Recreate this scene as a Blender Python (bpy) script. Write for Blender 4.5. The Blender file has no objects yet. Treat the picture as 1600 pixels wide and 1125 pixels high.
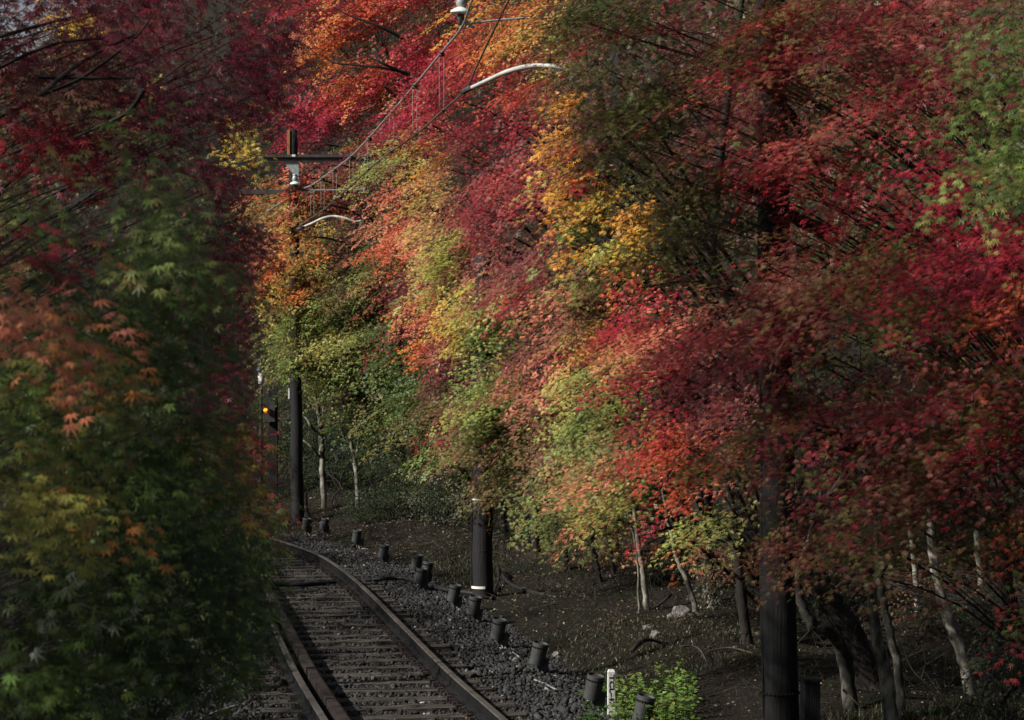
import bpy, bmesh, math
import numpy as np
from mathutils import Vector, Matrix, noise
PI = math.pi
scene = bpy.context.scene
COL = scene.collection
F = 3500.0; CX = 800.0; HZ = 600.0; CAMZ = 2.85
def P(px, py, Y):
    return Vector(((px-CX)/F*Y, Y, CAMZ+(HZ-py)/F*Y))

# ------------------------------------------------------------------ materials
def newmat(name):
    m = bpy.data.materials.new(name); m.use_nodes = True
    nt = m.node_tree; nt.nodes.clear()
    out = nt.nodes.new('ShaderNodeOutputMaterial')
    b = nt.nodes.new('ShaderNodeBsdfPrincipled')
    nt.links.new(b.outputs[0], out.inputs['Surface'])
    return m, nt, b, out
def coords(nt, scale=(1,1,1), kind='Object'):
    tc = nt.nodes.new('ShaderNodeTexCoord'); mp = nt.nodes.new('ShaderNodeMapping')
    mp.inputs['Scale'].default_value = scale
    nt.links.new(tc.outputs[kind], mp.inputs[0]); return mp.outputs[0]
def noise_n(nt, vec, scale, detail=6, rough=.6):
    n = nt.nodes.new('ShaderNodeTexNoise'); n.inputs['Scale'].default_value = scale
    n.inputs['Detail'].default_value = detail; n.inputs['Roughness'].default_value = rough
    nt.links.new(vec, n.inputs['Vector']); return n
def ramp(nt, fac, stops):
    r = nt.nodes.new('ShaderNodeValToRGB'); e = r.color_ramp.elements
    while len(e) < len(stops): e.new(.5)
    for i, (p, c) in enumerate(stops):
        e[i].position = p; e[i].color = (*c, 1)
    nt.links.new(fac, r.inputs[0]); return r
def mat(name, stops, scale=5, vscale=(1,1,1), rough=.8, metal=0, bump=.3, bdist=.01, spec=.3, detail=7, bscale=None, emis=None):
    m, nt, b, out = newmat(name)
    v = coords(nt, vscale); n = noise_n(nt, v, scale, detail)
    r = ramp(nt, n.outputs[0], stops)
    nt.links.new(r.outputs[0], b.inputs['Base Color'])
    b.inputs['Roughness'].default_value = rough; b.inputs['Metallic'].default_value = metal
    b.inputs['Specular IOR Level'].default_value = spec
    if bump:
        n2 = noise_n(nt, v, bscale or scale*3, 6)
        bp = nt.nodes.new('ShaderNodeBump'); bp.inputs['Strength'].default_value = bump; bp.inputs['Distance'].default_value = bdist
        nt.links.new(n2.outputs[0], bp.inputs['Height']); nt.links.new(bp.outputs[0], b.inputs['Normal'])
    if emis:
        b.inputs['Emission Color'].default_value = (*emis[0], 1); b.inputs['Emission Strength'].default_value = emis[1]
    return m
def leafmat(name, trans=.3, rough=.45, spec=.28):
    m, nt, b, out = newmat(name)
    at = nt.nodes.new('ShaderNodeAttribute'); at.attribute_name = 'leafcol'
    v = coords(nt); n = noise_n(nt, v, 60, 3)
    mr = nt.nodes.new('ShaderNodeMapRange'); mr.inputs[1].default_value = .3; mr.inputs[2].default_value = .7
    mr.inputs[3].default_value = .78; mr.inputs[4].default_value = 1.15
    nt.links.new(n.outputs[0], mr.inputs[0])
    mx = nt.nodes.new('ShaderNodeVectorMath'); mx.operation = 'SCALE'
    nt.links.new(at.outputs['Color'], mx.inputs[0]); nt.links.new(mr.outputs[0], mx.inputs['Scale'])
    nt.links.new(mx.outputs[0], b.inputs['Base Color'])
    b.inputs['Roughness'].default_value = rough; b.inputs['Specular IOR Level'].default_value = spec
    tr = nt.nodes.new('ShaderNodeBsdfTranslucent'); nt.links.new(mx.outputs[0], tr.inputs[0])
    ms = nt.nodes.new('ShaderNodeMixShader'); ms.inputs[0].default_value = trans
    nt.links.new(b.outputs[0], ms.inputs[1]); nt.links.new(tr.outputs[0], ms.inputs[2])
    nt.links.new(ms.outputs[0], out.inputs['Surface'])
    return m
M = {}
M['leaf'] = leafmat('leaf')
M['glossleaf'] = leafmat('glossy_leaf', .15, .55, .25)
M['bark'] = mat('bark', [(.35,(.008,.007,.006)),(.65,(.022,.018,.015))], 8, (1,1,.25), .9, bump=.7, bdist=.02)
M['twig'] = mat('twig', [(.3,(.012,.009,.008)),(.7,(.03,.022,.019))], 12, rough=.85, bump=0)
M['palebark'] = mat('pale_bark', [(.38,(.02,.018,.014)),(.47,(.09,.085,.065)),(.56,(.2,.19,.155)),(.66,(.34,.33,.28))], 9, (1,1,.5), .85, bump=.5, bdist=.012)
M['midbark'] = mat('mottled_grey_bark', [(.4,(.010,.009,.008)),(.54,(.03,.028,.023)),(.62,(.09,.085,.07)),(.7,(.15,.14,.12))], 8, (1,1,.6), .85, bump=.5, bdist=.012)
M['timber'] = mat('creosoted_timber', [(.3,(.006,.006,.0065)),(.7,(.016,.016,.017))], 9, (3,3,.12), .75, bump=.8, bdist=.012, bscale=25)
M['sunlitedge'] = mat('sunlit_pole_edge', [(.3,(.25,.09,.03)),(.7,(.5,.22,.09))], 9, (3,3,.15), .8)  # sunlight on the far pole's left edge, put into the colour
M['sleeper'] = mat('sleeper_wood', [(.28,(.02,.017,.014)),(.5,(.06,.052,.043)),(.72,(.14,.125,.10))], 9, (.3,6,3), .9, bump=.9, bdist=.02, bscale=22)
M['railside'] = mat('rail_side', [(.3,(.010,.010,.010)),(.7,(.024,.023,.023))], 14, rough=.55, metal=.5, bump=.3, bdist=.004)
M['railtop'] = mat('rail_top', [(.3,(.2,.19,.175)),(.7,(.34,.33,.3))], 5, rough=.38, metal=.85, bump=.15, bdist=.002)
M['rust'] = mat('rusty_steel', [(.3,(.017,.0125,.0115)),(.7,(.038,.028,.026))], 12, rough=.8, metal=.2, bump=.4, bdist=.006)
M['lampblack'] = mat('lamp_black', [(.3,(.028,.031,.032)),(.7,(.055,.058,.058))], 12, rough=.6, bump=.1, bdist=.002)
M['cable'] = mat('cable_rubber', [(.3,(.01,.01,.011)),(.7,(.022,.022,.023))], 20, rough=.5, bump=.2, bdist=.003)
M['palewire'] = mat('pale_wire', [(.3,(.16,.16,.15)),(.7,(.3,.3,.28))], 20, rough=.6, bump=0)
M['galv'] = mat('galvanised_steel', [(.3,(.22,.25,.25)),(.7,(.42,.45,.45))], 18, rough=.5, metal=.35, bump=.2, bdist=.003)
M['white'] = mat('white_porcelain', [(.3,(.62,.63,.6)),(.7,(.8,.8,.77))], 9, rough=.3, bump=.1, bdist=.002, spec=.5)
M['armwhite'] = mat('aged_white_tube', [(.3,(.3,.3,.28)),(.7,(.5,.5,.47))], 9, rough=.4, bump=.1, bdist=.002)
M['whitepaint'] = mat('weathered_white_paint', [(.34,(.12,.12,.11)),(.42,(.5,.5,.48)),(.7,(.75,.75,.73))], 30, rough=.7, bump=.3, bdist=.003)
M['wire'] = mat('wire', [(.3,(.07,.06,.05)),(.7,(.16,.14,.12))], 20, rough=.5, metal=.5, bump=0)
M['messwire'] = mat('messenger_wire', [(.3,(.28,.28,.27)),(.7,(.5,.5,.5))], 20, rough=.4, metal=.6, bump=0)
M['beam'] = mat('beam_steel', [(.3,(.035,.028,.026)),(.7,(.09,.08,.078))], 9, rough=.6, metal=.3)
M['ink'] = mat('black_ink', [(.3,(.01,.01,.01)),(.7,(.02,.02,.02))], 9, rough=.7, bump=0)
M['stone'] = None
M['greencap'] = mat('lamp_cap_paint', [(.3,(.03,.05,.045)),(.7,(.06,.085,.075))], 12, rough=.5)
M['orangelight'] = mat('orange_signal_light', [(.3,(.6,.2,.02)),(.7,(.8,.3,.03))], 12, rough=.4, bump=0, emis=((1,.22,.01),3))
M['rock'] = mat('rock', [(.3,(.06,.06,.055)),(.55,(.17,.165,.15)),(.75,(.3,.29,.27))], 6, rough=.9, bump=.9, bdist=.03)
m, nt, b, out = newmat('ballast_stone')
at = nt.nodes.new('ShaderNodeAttribute'); at.attribute_name = 'leafcol'
nt.links.new(at.outputs['Color'], b.inputs['Base Color']); b.inputs['Roughness'].default_value = .85; b.inputs['Specular IOR Level'].default_value = .3
M['stone'] = m
M['ballast'] = mat('ballast_bed', [(.3,(.012,.012,.012)),(.5,(.035,.034,.033)),(.7,(.07,.068,.066))], 22, rough=.95, bump=1, bdist=.05, bscale=30)
# soil : leaf litter, moss
m, nt, b, out = newmat('forest_soil')
v = coords(nt)
n1 = noise_n(nt, v, .7, 5); n2 = noise_n(nt, v, 24, 8, .75)
r1 = ramp(nt, n2.outputs[0], [(.3,(.007,.006,.0045)),(.5,(.018,.015,.011)),(.62,(.038,.031,.022)),(.74,(.10,.085,.062))])
r2 = ramp(nt, n2.outputs[0], [(.3,(.006,.007,.004)),(.55,(.015,.018,.009)),(.75,(.036,.04,.018))])
mx = nt.nodes.new('ShaderNodeMix'); mx.data_type = 'RGBA'
rr = ramp(nt, n1.outputs[0], [(.45,(0,0,0)),(.6,(1,1,1))])
nt.links.new(rr.outputs[0], mx.inputs[0]); nt.links.new(r1.outputs[0], mx.inputs[6]); nt.links.new(r2.outputs[0], mx.inputs[7])
nt.links.new(mx.outputs[2], b.inputs['Base Color']); b.inputs['Roughness'].default_value = .95; b.inputs['Specular IOR Level'].default_value = .15
bp = nt.nodes.new('ShaderNodeBump'); bp.inputs['Strength'].default_value = 1; bp.inputs['Distance'].default_value = .06
nt.links.new(n2.outputs[0], bp.inputs['Height']); nt.links.new(bp.outputs[0], b.inputs['Normal'])
M['soil'] = m

# ------------------------------------------------------------------ object helpers
def tag(o, label=None, cat=None, group=None, kind=None):
    if label: o['label'] = label
    if cat: o['category'] = cat
    if group: o['group'] = group
    if kind: o['kind'] = kind
    return o
def empty(name, loc=(0,0,0), rz=0):
    o = bpy.data.objects.new(name, None); o.location = loc; o.rotation_euler = (0,0,rz)
    o.empty_display_size = .1; COL.objects.link(o); return o
class MB:
    def __init__(s): s.v = []; s.f = []; s.mi = []
    def add(s, vs, fs, mi=0):
        k = len(s.v); s.v += [tuple(p) for p in vs]
        for f in fs: s.f.append(tuple(i+k for i in f)); s.mi.append(mi)
    def box(s, c, size, rot=None, mi=0):
        hx, hy, hz = [a/2 for a in size]; c = Vector(c)
        vs = [Vector((x*hx, y*hy, z*hz)) for x in (-1,1) for y in (-1,1) for z in (-1,1)]
        if rot is not None: vs = [rot @ p for p in vs]
        s.add([p+c for p in vs], [(0,1,3,2),(4,6,7,5),(0,4,5,1),(2,3,7,6),(0,2,6,4),(1,5,7,3)], mi)
    def tube(s, pts, rad, n=8, cap=True, mi=0, squash=1):
        pts = [Vector(p) for p in pts]
        if not hasattr(rad, '__len__'): rad = [rad]*len(pts)
        vs = []; fs = []; up = None
        for i, p in enumerate(pts):
            t = (pts[min(i+1, len(pts)-1)] - pts[max(i-1, 0)])
            if t.length < 1e-9: t = Vector((0,0,1))
            t.normalize()
            if up is None: up = Vector((1,0,0)) if abs(t.x) < .8 else Vector((0,1,0))
            a = (up - t*up.dot(t)).normalized(); up = a; bb = t.cross(a)
            for k in range(n):
                an = 2*PI*k/n
                vs.append(p + (a*math.cos(an) + bb*math.sin(an)*squash)*rad[i])
        for i in range(len(pts)-1):
            for k in range(n):
                k2 = (k+1) % n
                fs.append((i*n+k, i*n+k2, (i+1)*n+k2, (i+1)*n+k))
        if cap:
            fs.append(tuple(range(n))[::-1]); fs.append(tuple((len(pts)-1)*n+k for k in range(n)))
        s.add(vs, fs, mi)
    def lathe(s, base, axis, prof, n=20, mi=0):
        axis = Vector(axis).normalized(); base = Vector(base)
        s.tube_raw([base+axis*h for h, r in prof], [r for h, r in prof], axis, n, mi)
    def tube_raw(s, pts, rad, t, n, mi):
        up = Vector((1,0,0)) if abs(t.x) < .8 else Vector((0,1,0))
        a = (up - t*up.dot(t)).normalized(); bb = t.cross(a); vs = []; fs = []
        for p, r in zip(pts, rad):
            for k in range(n):
                an = 2*PI*k/n; vs.append(p+(a*math.cos(an)+bb*math.sin(an))*r)
        for i in range(len(pts)-1):
            for k in range(n): fs.append((i*n+k, i*n+(k+1)%n, (i+1)*n+(k+1)%n, (i+1)*n+k))
        fs.append(tuple(range(n))[::-1]); fs.append(tuple((len(pts)-1)*n+k for k in range(n)))
        s.add(vs, fs, mi)
    def build(s, name, mats, parent=None, smooth=False, origin=(0,0,0)):
        me = bpy.data.meshes.new(name)
        og = Vector(origin)
        me.from_pydata([Vector(v)-og for v in s.v], [], s.f)
        for mm in (mats if isinstance(mats, (list, tuple)) else [mats]): me.materials.append(mm)
        me.polygons.foreach_set('material_index', s.mi)
        if smooth: me.polygons.foreach_set('use_smooth', [True]*len(s.f))
        me.update()
        o = bpy.data.objects.new(name, me); o.location = og; COL.objects.link(o)
        if parent: o.parent = parent
        return o
def copy_tree(o, parent=None):
    c = o.copy(); COL.objects.link(c); c.parent = parent
    for ch in o.children: copy_tree(ch, c)
    return c
def smoothpath(pts, sub=5):
    pts = [Vector(p) for p in pts]; n = len(pts); o = []
    for i in range(n-1):
        p0 = pts[max(i-1,0)]; p1 = pts[i]; p2 = pts[i+1]; p3 = pts[min(i+2,n-1)]
        for k in range(sub):
            t = k/sub
            o.append(.5*((2*p1)+(p2-p0)*t+(2*p0-5*p1+4*p2-p3)*t*t+(-p0+3*p1-3*p2+p3)*t**3))
    o.append(pts[-1]); return o
def lerpl(a, n):
    out = []
    for i in range(n):
        t = i/(n-1)*(len(a)-1); k = min(int(t), len(a)-2); out.append(a[k]*(1-(t-k))+a[k+1]*(t-k))
    return out
def np_mesh(name, V, faces_n, loops, colors, material, parent=None, mats=None):
    """faces_n: vertices per face (constant), loops: flat index array"""
    me = bpy.data.meshes.new(name)
    nv = len(V); nf = len(loops)//faces_n
    me.vertices.add(nv); me.vertices.foreach_set('co', V.astype(np.float32).ravel())
    me.loops.add(len(loops)); me.loops.foreach_set('vertex_index', loops.astype(np.int32))
    me.polygons.add(nf); me.polygons.foreach_set('loop_start', np.arange(0, nf*faces_n, faces_n, dtype=np.int32))
    try: me.polygons.foreach_set('loop_total', np.full(nf, faces_n, dtype=np.int32))
    except Exception: pass
    at = me.attributes.new('leafcol', 'FLOAT_COLOR', 'POINT')
    c4 = np.ones((nv,4), dtype=np.float32); c4[:,:3] = colors
    at.data.foreach_set('color', c4.ravel())
    me.materials.append(material); me.update(calc_edges=True)
    o = bpy.data.objects.new(name, me); COL.objects.link(o)
    if parent: o.parent = parent
    return o

# ------------------------------------------------------------------ track curve (right rail)
ys = np.array([-40, 0, 10, 16, 19.3,22.4,26.7,30.2,32.8,35.4,37.6,39.6,42,44.5,47,49.5,52,54])
xs = np.array([ 9.5,3.25,1.5,.47,-.11,-.65,-1.33,-1.88,-2.31,-2.79,-3.27,-3.85,-4.65,-5.6,-6.8,-8.2,-9.9,-11.6])
def railx(Y): return float(np.interp(Y, ys, xs))
rr_pts = smoothpath([(x, y, 0) for x, y in zip(xs, ys)], 8)
RY = np.array([p.y for p in rr_pts]); RX = np.array([p.x for p in rr_pts])
def off_path(d, z=0):
    """path offset d metres to the right (+) of the right rail"""
    o = []
    for i, p in enumerate(rr_pts):
        t = (rr_pts[min(i+1,len(rr_pts)-1)]-rr_pts[max(i-1,0)]).normalized()
        n = Vector((t.y, -t.x, 0)); q = p+n*d; o.append(Vector((q.x, q.y, z)))
    return o
def gz(X, Y):
    """ground height (arrays)"""
    X = np.asarray(X, float); Y = np.asarray(Y, float)
    rx = np.interp(Y, ys, xs); s = X-rx
    z = np.full(np.broadcast(X, Y).shape, -.22)
    z = z + .16*np.clip((s-1.3)/1.2, 0, 1)
    z = z + .12*np.clip((s-2.6)/1.2, 0, 1)
    z = z + .28*np.clip(s-4.6, 0, 3) + .55*np.clip(s-7.6, 0, 45)
    z = z + .10*np.clip(-s-4.5, 0, 6) + .2*np.clip(-s-14, 0, 60)
    z = z + .50*np.clip(Y-58, 0, 70)*np.clip((s+40)/40, .2, 1)
    w = np.clip((s-1.6)/1.5, 0, 1)
    z = z + w*(.06*np.sin(X*1.9+Y*.7)+.05*np.sin(Y*1.3-X*.6)+.03*np.sin(X*5.1)*np.cos(Y*4.3))
    z = z + w*.16*np.exp(-((X-1.75)**2/.7+(Y-24.5)**2/2.2))
    return z
# ground sheet
def grid(name, x0, x1, nx, y0, y1, ny, zf, material, kind):
    gx = np.linspace(x0, x1, nx); gy = np.linspace(y0, y1, ny)
    XX, YY = np.meshgrid(gx, gy); Z = zf(XX, YY)
    V = np.stack([XX.ravel(), YY.ravel(), Z.ravel()], 1)
    i = (np.arange(ny-1)[:,None]*nx+np.arange(nx-1)[None]).ravel()
    L = np.stack([i, i+1, i+nx+1, i+nx], 1).ravel()
    o = np_mesh(name, V, 4, L, np.full((len(V),3), .1), material)
    o.data.polygons.foreach_set('use_smooth', [True]*len(o.data.polygons))
    o['kind'] = kind; return o
rng = np.random.default_rng(7)
def gxs(a):  # nonuniform warp
    return a
gx = np.concatenate([np.linspace(-320,-16,30)[:-1], np.linspace(-16,16,260)[:-1], np.linspace(16,320,40)])
gy = np.concatenate([np.linspace(-300,8,30)[:-1], np.linspace(8,62,330)[:-1], np.linspace(62,420,60)])
XX, YY = np.meshgrid(gx, gy); ZZ = gz(XX, YY)
V = np.stack([XX.ravel(), YY.ravel(), ZZ.ravel()], 1); nx = len(gx); ny = len(gy)
i = (np.arange(ny-1)[:,None]*nx+np.arange(nx-1)[None]).ravel()
g = np_mesh('ground', V, 4, np.stack([i,i+1,i+nx+1,i+nx],1).ravel(), np.full((len(V),3),.1), M['soil'])
g.data.polygons.foreach_set('use_smooth', [True]*len(g.data.polygons)); g['kind'] = 'structure'

# ballast bed
mb = MB(); prof = [(-3.9,-.28),(-3.4,-.2),(-2.2,-.195),(-1.5,-.2),(0,-.2),(.9,-.195),(1.35,-.2),(1.75,-.26)]
paths = [off_path(d, z) for d, z in prof]
n = len(paths[0]); vs = []; fs = []
for i in range(n):
    for pth in paths: vs.append(pth[i])
k = len(prof)
for i in range(n-1):
    for j in range(k-1): fs.append((i*k+j, i*k+j+1, (i+1)*k+j+1, (i+1)*k+j))
mb.add(vs, fs); bb = mb.build('ballast_bed', M['ballast'], smooth=True); bb['kind'] = 'structure'

# ------------------------------------------------------------------ railway track
track = tag(empty('railway_track', (0,12,0)), 'single railway track of dark rails on wooden sleepers curving away to the left', 'railway track')
def rel(o, parent):
    o.parent = parent; o.matrix_parent_inverse = Matrix.Translation(-parent.location) ; return o
def sweep(mb, d, profile, mi_f=None):
    """sweep closed 2D profile (x right, z up) along offset path"""
    path = off_path(d, 0); n = len(profile); vs = []; fs = []; mis = []
    for i, p in enumerate(path):
        t = (path[min(i+1,len(path)-1)]-path[max(i-1,0)]).normalized(); nn = Vector((t.y,-t.x,0))
        for (a, z) in profile: vs.append(p+nn*a+Vector((0,0,z)))
    for i in range(len(path)-1):
        for j in range(n):
            fs.append((i*n+j, i*n+(j+1)%n, (i+1)*n+(j+1)%n, (i+1)*n+j)); mis.append(mi_f(j) if mi_f else 0)
    kk = len(mb.v); mb.v += [tuple(v) for v in vs]
    for f, m_ in zip(fs, mis): mb.f.append(tuple(a+kk for a in f)); mb.mi.append(m_)
rp = [(-.065,-.15),(.065,-.15),(.065,-.138),(.012,-.118),(.009,-.04),(.033,-.03),(.035,-.008),(.026,0),(-.026,0),(-.035,-.008),(-.033,-.03),(-.009,-.04),(-.012,-.118),(-.065,-.138)]
for d in (0, -1.505):
    mb = MB(); sweep(mb, d, rp, lambda j: 1 if j in (6,7,8) else 0)
    rel(mb.build('rail', [M['railside'], M['railtop']]), track)
gp = [(-.05,-.15),(.05,-.15),(.05,.0),(.03,.01),(-.05,.01)]
mb = MB(); sweep(mb, -1.335, gp); rel(mb.build('guard_rail', M['rust']), track)
# sleepers, each its own part
cum = 0; cen = off_path(-.7525, 0)
seg = [0]
for a, b_ in zip(cen[:-1], cen[1:]): seg.append(seg[-1]+(b_-a).length)
seg = np.array(seg); cxx = np.array([p.x for p in cen]); cyy = np.array([p.y for p in cen])
proto_s = []
for q in range(3):
    bm = bmesh.new(); bmesh.ops.create_cube(bm, size=1)
    bmesh.ops.scale(bm, vec=(2.35,.235,.14), verts=bm.verts)
    bmesh.ops.subdivide_edges(bm, edges=[e for e in bm.edges if abs(e.verts[0].co.x-e.verts[1].co.x) > 1], cuts=14)
    r2 = np.random.default_rng(q+50)
    for v_ in bm.verts: v_.co += Vector((r2.normal()*.008, r2.normal()*.008, r2.normal()*.004))
    bmesh.ops.bevel(bm, geom=[e for e in bm.edges if e.calc_face_angle(0) > 1], offset=.008, segments=1)
    me = bpy.data.meshes.new('sleeper'); bm.to_mesh(me); bm.free(); me.materials.append(M['sleeper']); proto_s.append(me)
s0 = np.interp(12.5, cyy, seg); cnt = 0; fastpos = []
while cnt < 78:
    s_ = s0+cnt*.6
    if s_ > seg[-1]-1: break
    x = np.interp(s_, seg, cxx); y = np.interp(s_, seg, cyy); x2 = np.interp(s_+.3, seg, cxx); y2 = np.interp(s_+.3, seg, cyy)
    an = math.atan2(y2-y, x2-x)-PI/2
    o = bpy.data.objects.new('sleeper', proto_s[cnt % 3]); o.location = (x+rng.normal()*.03, y, -.222+rng.normal()*.006)
    o.rotation_euler = (rng.normal()*.01, 0, an+rng.normal()*.012); COL.objects.link(o); rel(o, track)
    fastpos.append((x, y, an)); cnt += 1
mb = MB()
for (x, y, an) in fastpos:
    R_ = Matrix.Rotation(an, 3, 'Z')
    for d in (-.7525,.7525):
        c = Vector((x,y,0))+R_@Vector((d,0,0))
        mb.box(c+Vector((0,0,-.147)), (.3,.16,.014), R_)
        for sx in (-1,1):
            for sy in (-.045,.045):
                mb.box(c+R_@Vector((sx*.095,sy,-.125)), (.045,.03,.04), R_@Matrix.Rotation(sx*.4,3,'Y'))
                mb.tube([c+R_@Vector((sx*.12,sy,-.14)), c+R_@Vector((sx*.12,sy,-.10))], .013, 6)
# lug row beside inner face of right rail
pin = off_path(-.13, -.13); a0 = [p for p in pin if 12 < p.y < 50]
sg = [0]
for a, b_ in zip(a0[:-1], a0[1:]): sg.append(sg[-1]+(b_-a).length)
for k in range(int(sg[-1]/.2)):
    x = np.interp(k*.2, sg, [p.x for p in a0]); y = np.interp(k*.2, sg, [p.y for p in a0])
    mb.box((x,y,-.135), (.055,.07,.04), Matrix.Rotation(.17+rng.normal()*.1,3,'Z'))
rel(mb.build('rail_fastening', M['rust']), track)

# ballast stones
def stones(name, pts, size, cols, label=None):
    n = len(pts)
    base = np.array([[-1,-1,-1],[1,-1,-1],[1,1,-1],[-1,1,-1],[-1,-1,1],[1,-1,1],[1,1,1],[-1,1,1]], float)*.5
    V = base[None]*(1+rng.normal(0,.28,(n,8,3)))
    V *= (size*np.exp(rng.normal(0,.3,n)))[:,None,None]*np.stack([1+.3*rng.random(n), np.full(n,.9), .6+.3*rng.random(n)],1)[:,None]
    q = rng.normal(size=(n,4)); q /= np.linalg.norm(q,axis=1)[:,None]; w,x,y,z = q.T
    Rm = np.stack([1-2*(y*y+z*z),2*(x*y-z*w),2*(x*z+y*w),2*(x*y+z*w),1-2*(x*x+z*z),2*(y*z-x*w),2*(x*z-y*w),2*(y*z+x*w),1-2*(x*x+y*y)],1).reshape(n,3,3)
    V = np.einsum('nij,nvj->nvi', Rm, V)+pts[:,None]
    f = np.array([0,3,2,1,4,5,6,7,0,1,5,4,2,3,7,6,1,2,6,5,0,4,7,3])
    L = (np.arange(n)[:,None]*8+f[None]).ravel()
    C = np.repeat(cols, 8, 0)
    return np_mesh(name, V.reshape(-1,3), 4, L, C, M['stone'])
n = 150000
Y = 13+rng.random(n)**1.25*37; s = rng.uniform(-3.6,1.7,n)
rx = np.interp(Y, RY, RX); X = rx+s*1.015
onrail = (np.abs(s)<.11)|(np.abs(s+1.42)<.19)
keep = ~onrail
sal = np.interp(Y, cyy, seg)-s0; phs = np.abs(((sal/.6)+.5) % 1-.5)*.6
ons = (phs < .135)&(s>-2.0)&(s<.5)
keep &= ~(ons&(rng.random(n)<.74))
# thin between rails on top of sleepers
dense = noise_arr = np.sin(X*3.1+Y*1.7)*np.sin(Y*2.3-X)+.4*rng.normal(size=n)
inner = (s>-2.0)&(s<.45)
keep &= ~(inner&(dense<.0)&(rng.random(n)<.5))
X=X[keep];Y=Y[keep];s=s[keep];n=len(X)
z = np.where((s>-2.0)&(s<.45), -.19+rng.random(n)*.025, -.19+rng.random(n)*.03) - .05*np.clip((s-1.2)/.5,0,1)
tone = np.exp(rng.normal(np.log(.027),.42,n)); tone = np.where(rng.random(n)<.012, tone*4, tone)
cl = np.stack([tone*1.0,tone*1.0,tone*1.02],1)
bright = (rng.random(n)<.006)
cl[bright] = np.array([.2,.2,.18])
st = stones('ballast_stones', np.stack([X,Y,z],1), .026, cl); tag(st, 'dark grey crushed stone ballast between and beside the rails', 'gravel', kind='stuff')

# ------------------------------------------------------------------ leaves
def leaf_template(nl):
    angs = {7:[0,36,-36,74,-74,115,-115],5:[0,40,-40,84,-84],3:[0,48,-48]}[nl]
    lens = {7:[1,.9,.9,.7,.7,.4,.4],5:[1,.88,.88,.62,.62],3:[1,.75,.75]}[nl]
    wd = {7:.068,5:.085,3:.14}[nl]
    V = [(0,0,0)]; fs = []
    for a, l in zip(angs, lens):
        a = math.radians(a); d = np.array([math.cos(a), math.sin(a)]); pq = np.array([-d[1], d[0]])
        m1 = d*l*.4+pq*wd; m2 = d*l*.4-pq*wd; t = d*l
        k = len(V); V += [(m2[0],m2[1],.04),(t[0],t[1],-.16*l*l),(m1[0],m1[1],.04)]
        fs.append((0,k,k+1,k+2))
    return np.array(V)+np.array([-.2,0,0]), np.array(fs)
TPL = {k: leaf_template(k) for k in (3,5,7)}
ov = np.array([(0,0,0),(.45,-.28,.06),(1,0,-.12),(.45,.28,.06)])-np.array([.3,0,0])
TPL['ovate'] = (ov, np.array([(0,1,2,3)]))
def leaves(name, pos, tip, nrm, size, col, tpl, material, parent=None):
    T, Fc = TPL[tpl]; n = len(pos)
    u = tip/np.linalg.norm(tip,axis=1)[:,None]
    w = nrm-u*(nrm*u).sum(1)[:,None]; w /= (np.linalg.norm(w,axis=1)[:,None]+1e-9)
    v = np.cross(w, u)
    V = pos[:,None]+size[:,None,None]*(T[None,:,0:1]*u[:,None]+T[None,:,1:2]*v[:,None]+T[None,:,2:3]*w[:,None])
    L = (np.arange(n)[:,None,None]*len(T)+Fc[None]).ravel()
    C = np.repeat(col, len(T), 0)
    return np_mesh(name, V.reshape(-1,3), 4, L, C, material, parent)
PAL = dict(crimson=(.38,.02,.04), red=(.44,.028,.045), orred=(.58,.11,.04), orange=(.68,.25,.05), yellow=(.74,.42,.05),
    ygreen=(.44,.42,.09), lgreen=(.28,.35,.1), green=(.11,.17,.035), dkgreen=(.055,.085,.02), maroon=(.15,.03,.04),
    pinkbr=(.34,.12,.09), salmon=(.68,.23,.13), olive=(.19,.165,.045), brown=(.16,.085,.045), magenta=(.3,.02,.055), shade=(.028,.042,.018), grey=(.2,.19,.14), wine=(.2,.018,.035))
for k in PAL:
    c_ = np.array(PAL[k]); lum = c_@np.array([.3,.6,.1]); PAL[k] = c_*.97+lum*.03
RIGHT = np.array([-.78,-.6,-.05]); LEFT = np.array([.62,-.75,-.05])

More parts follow.
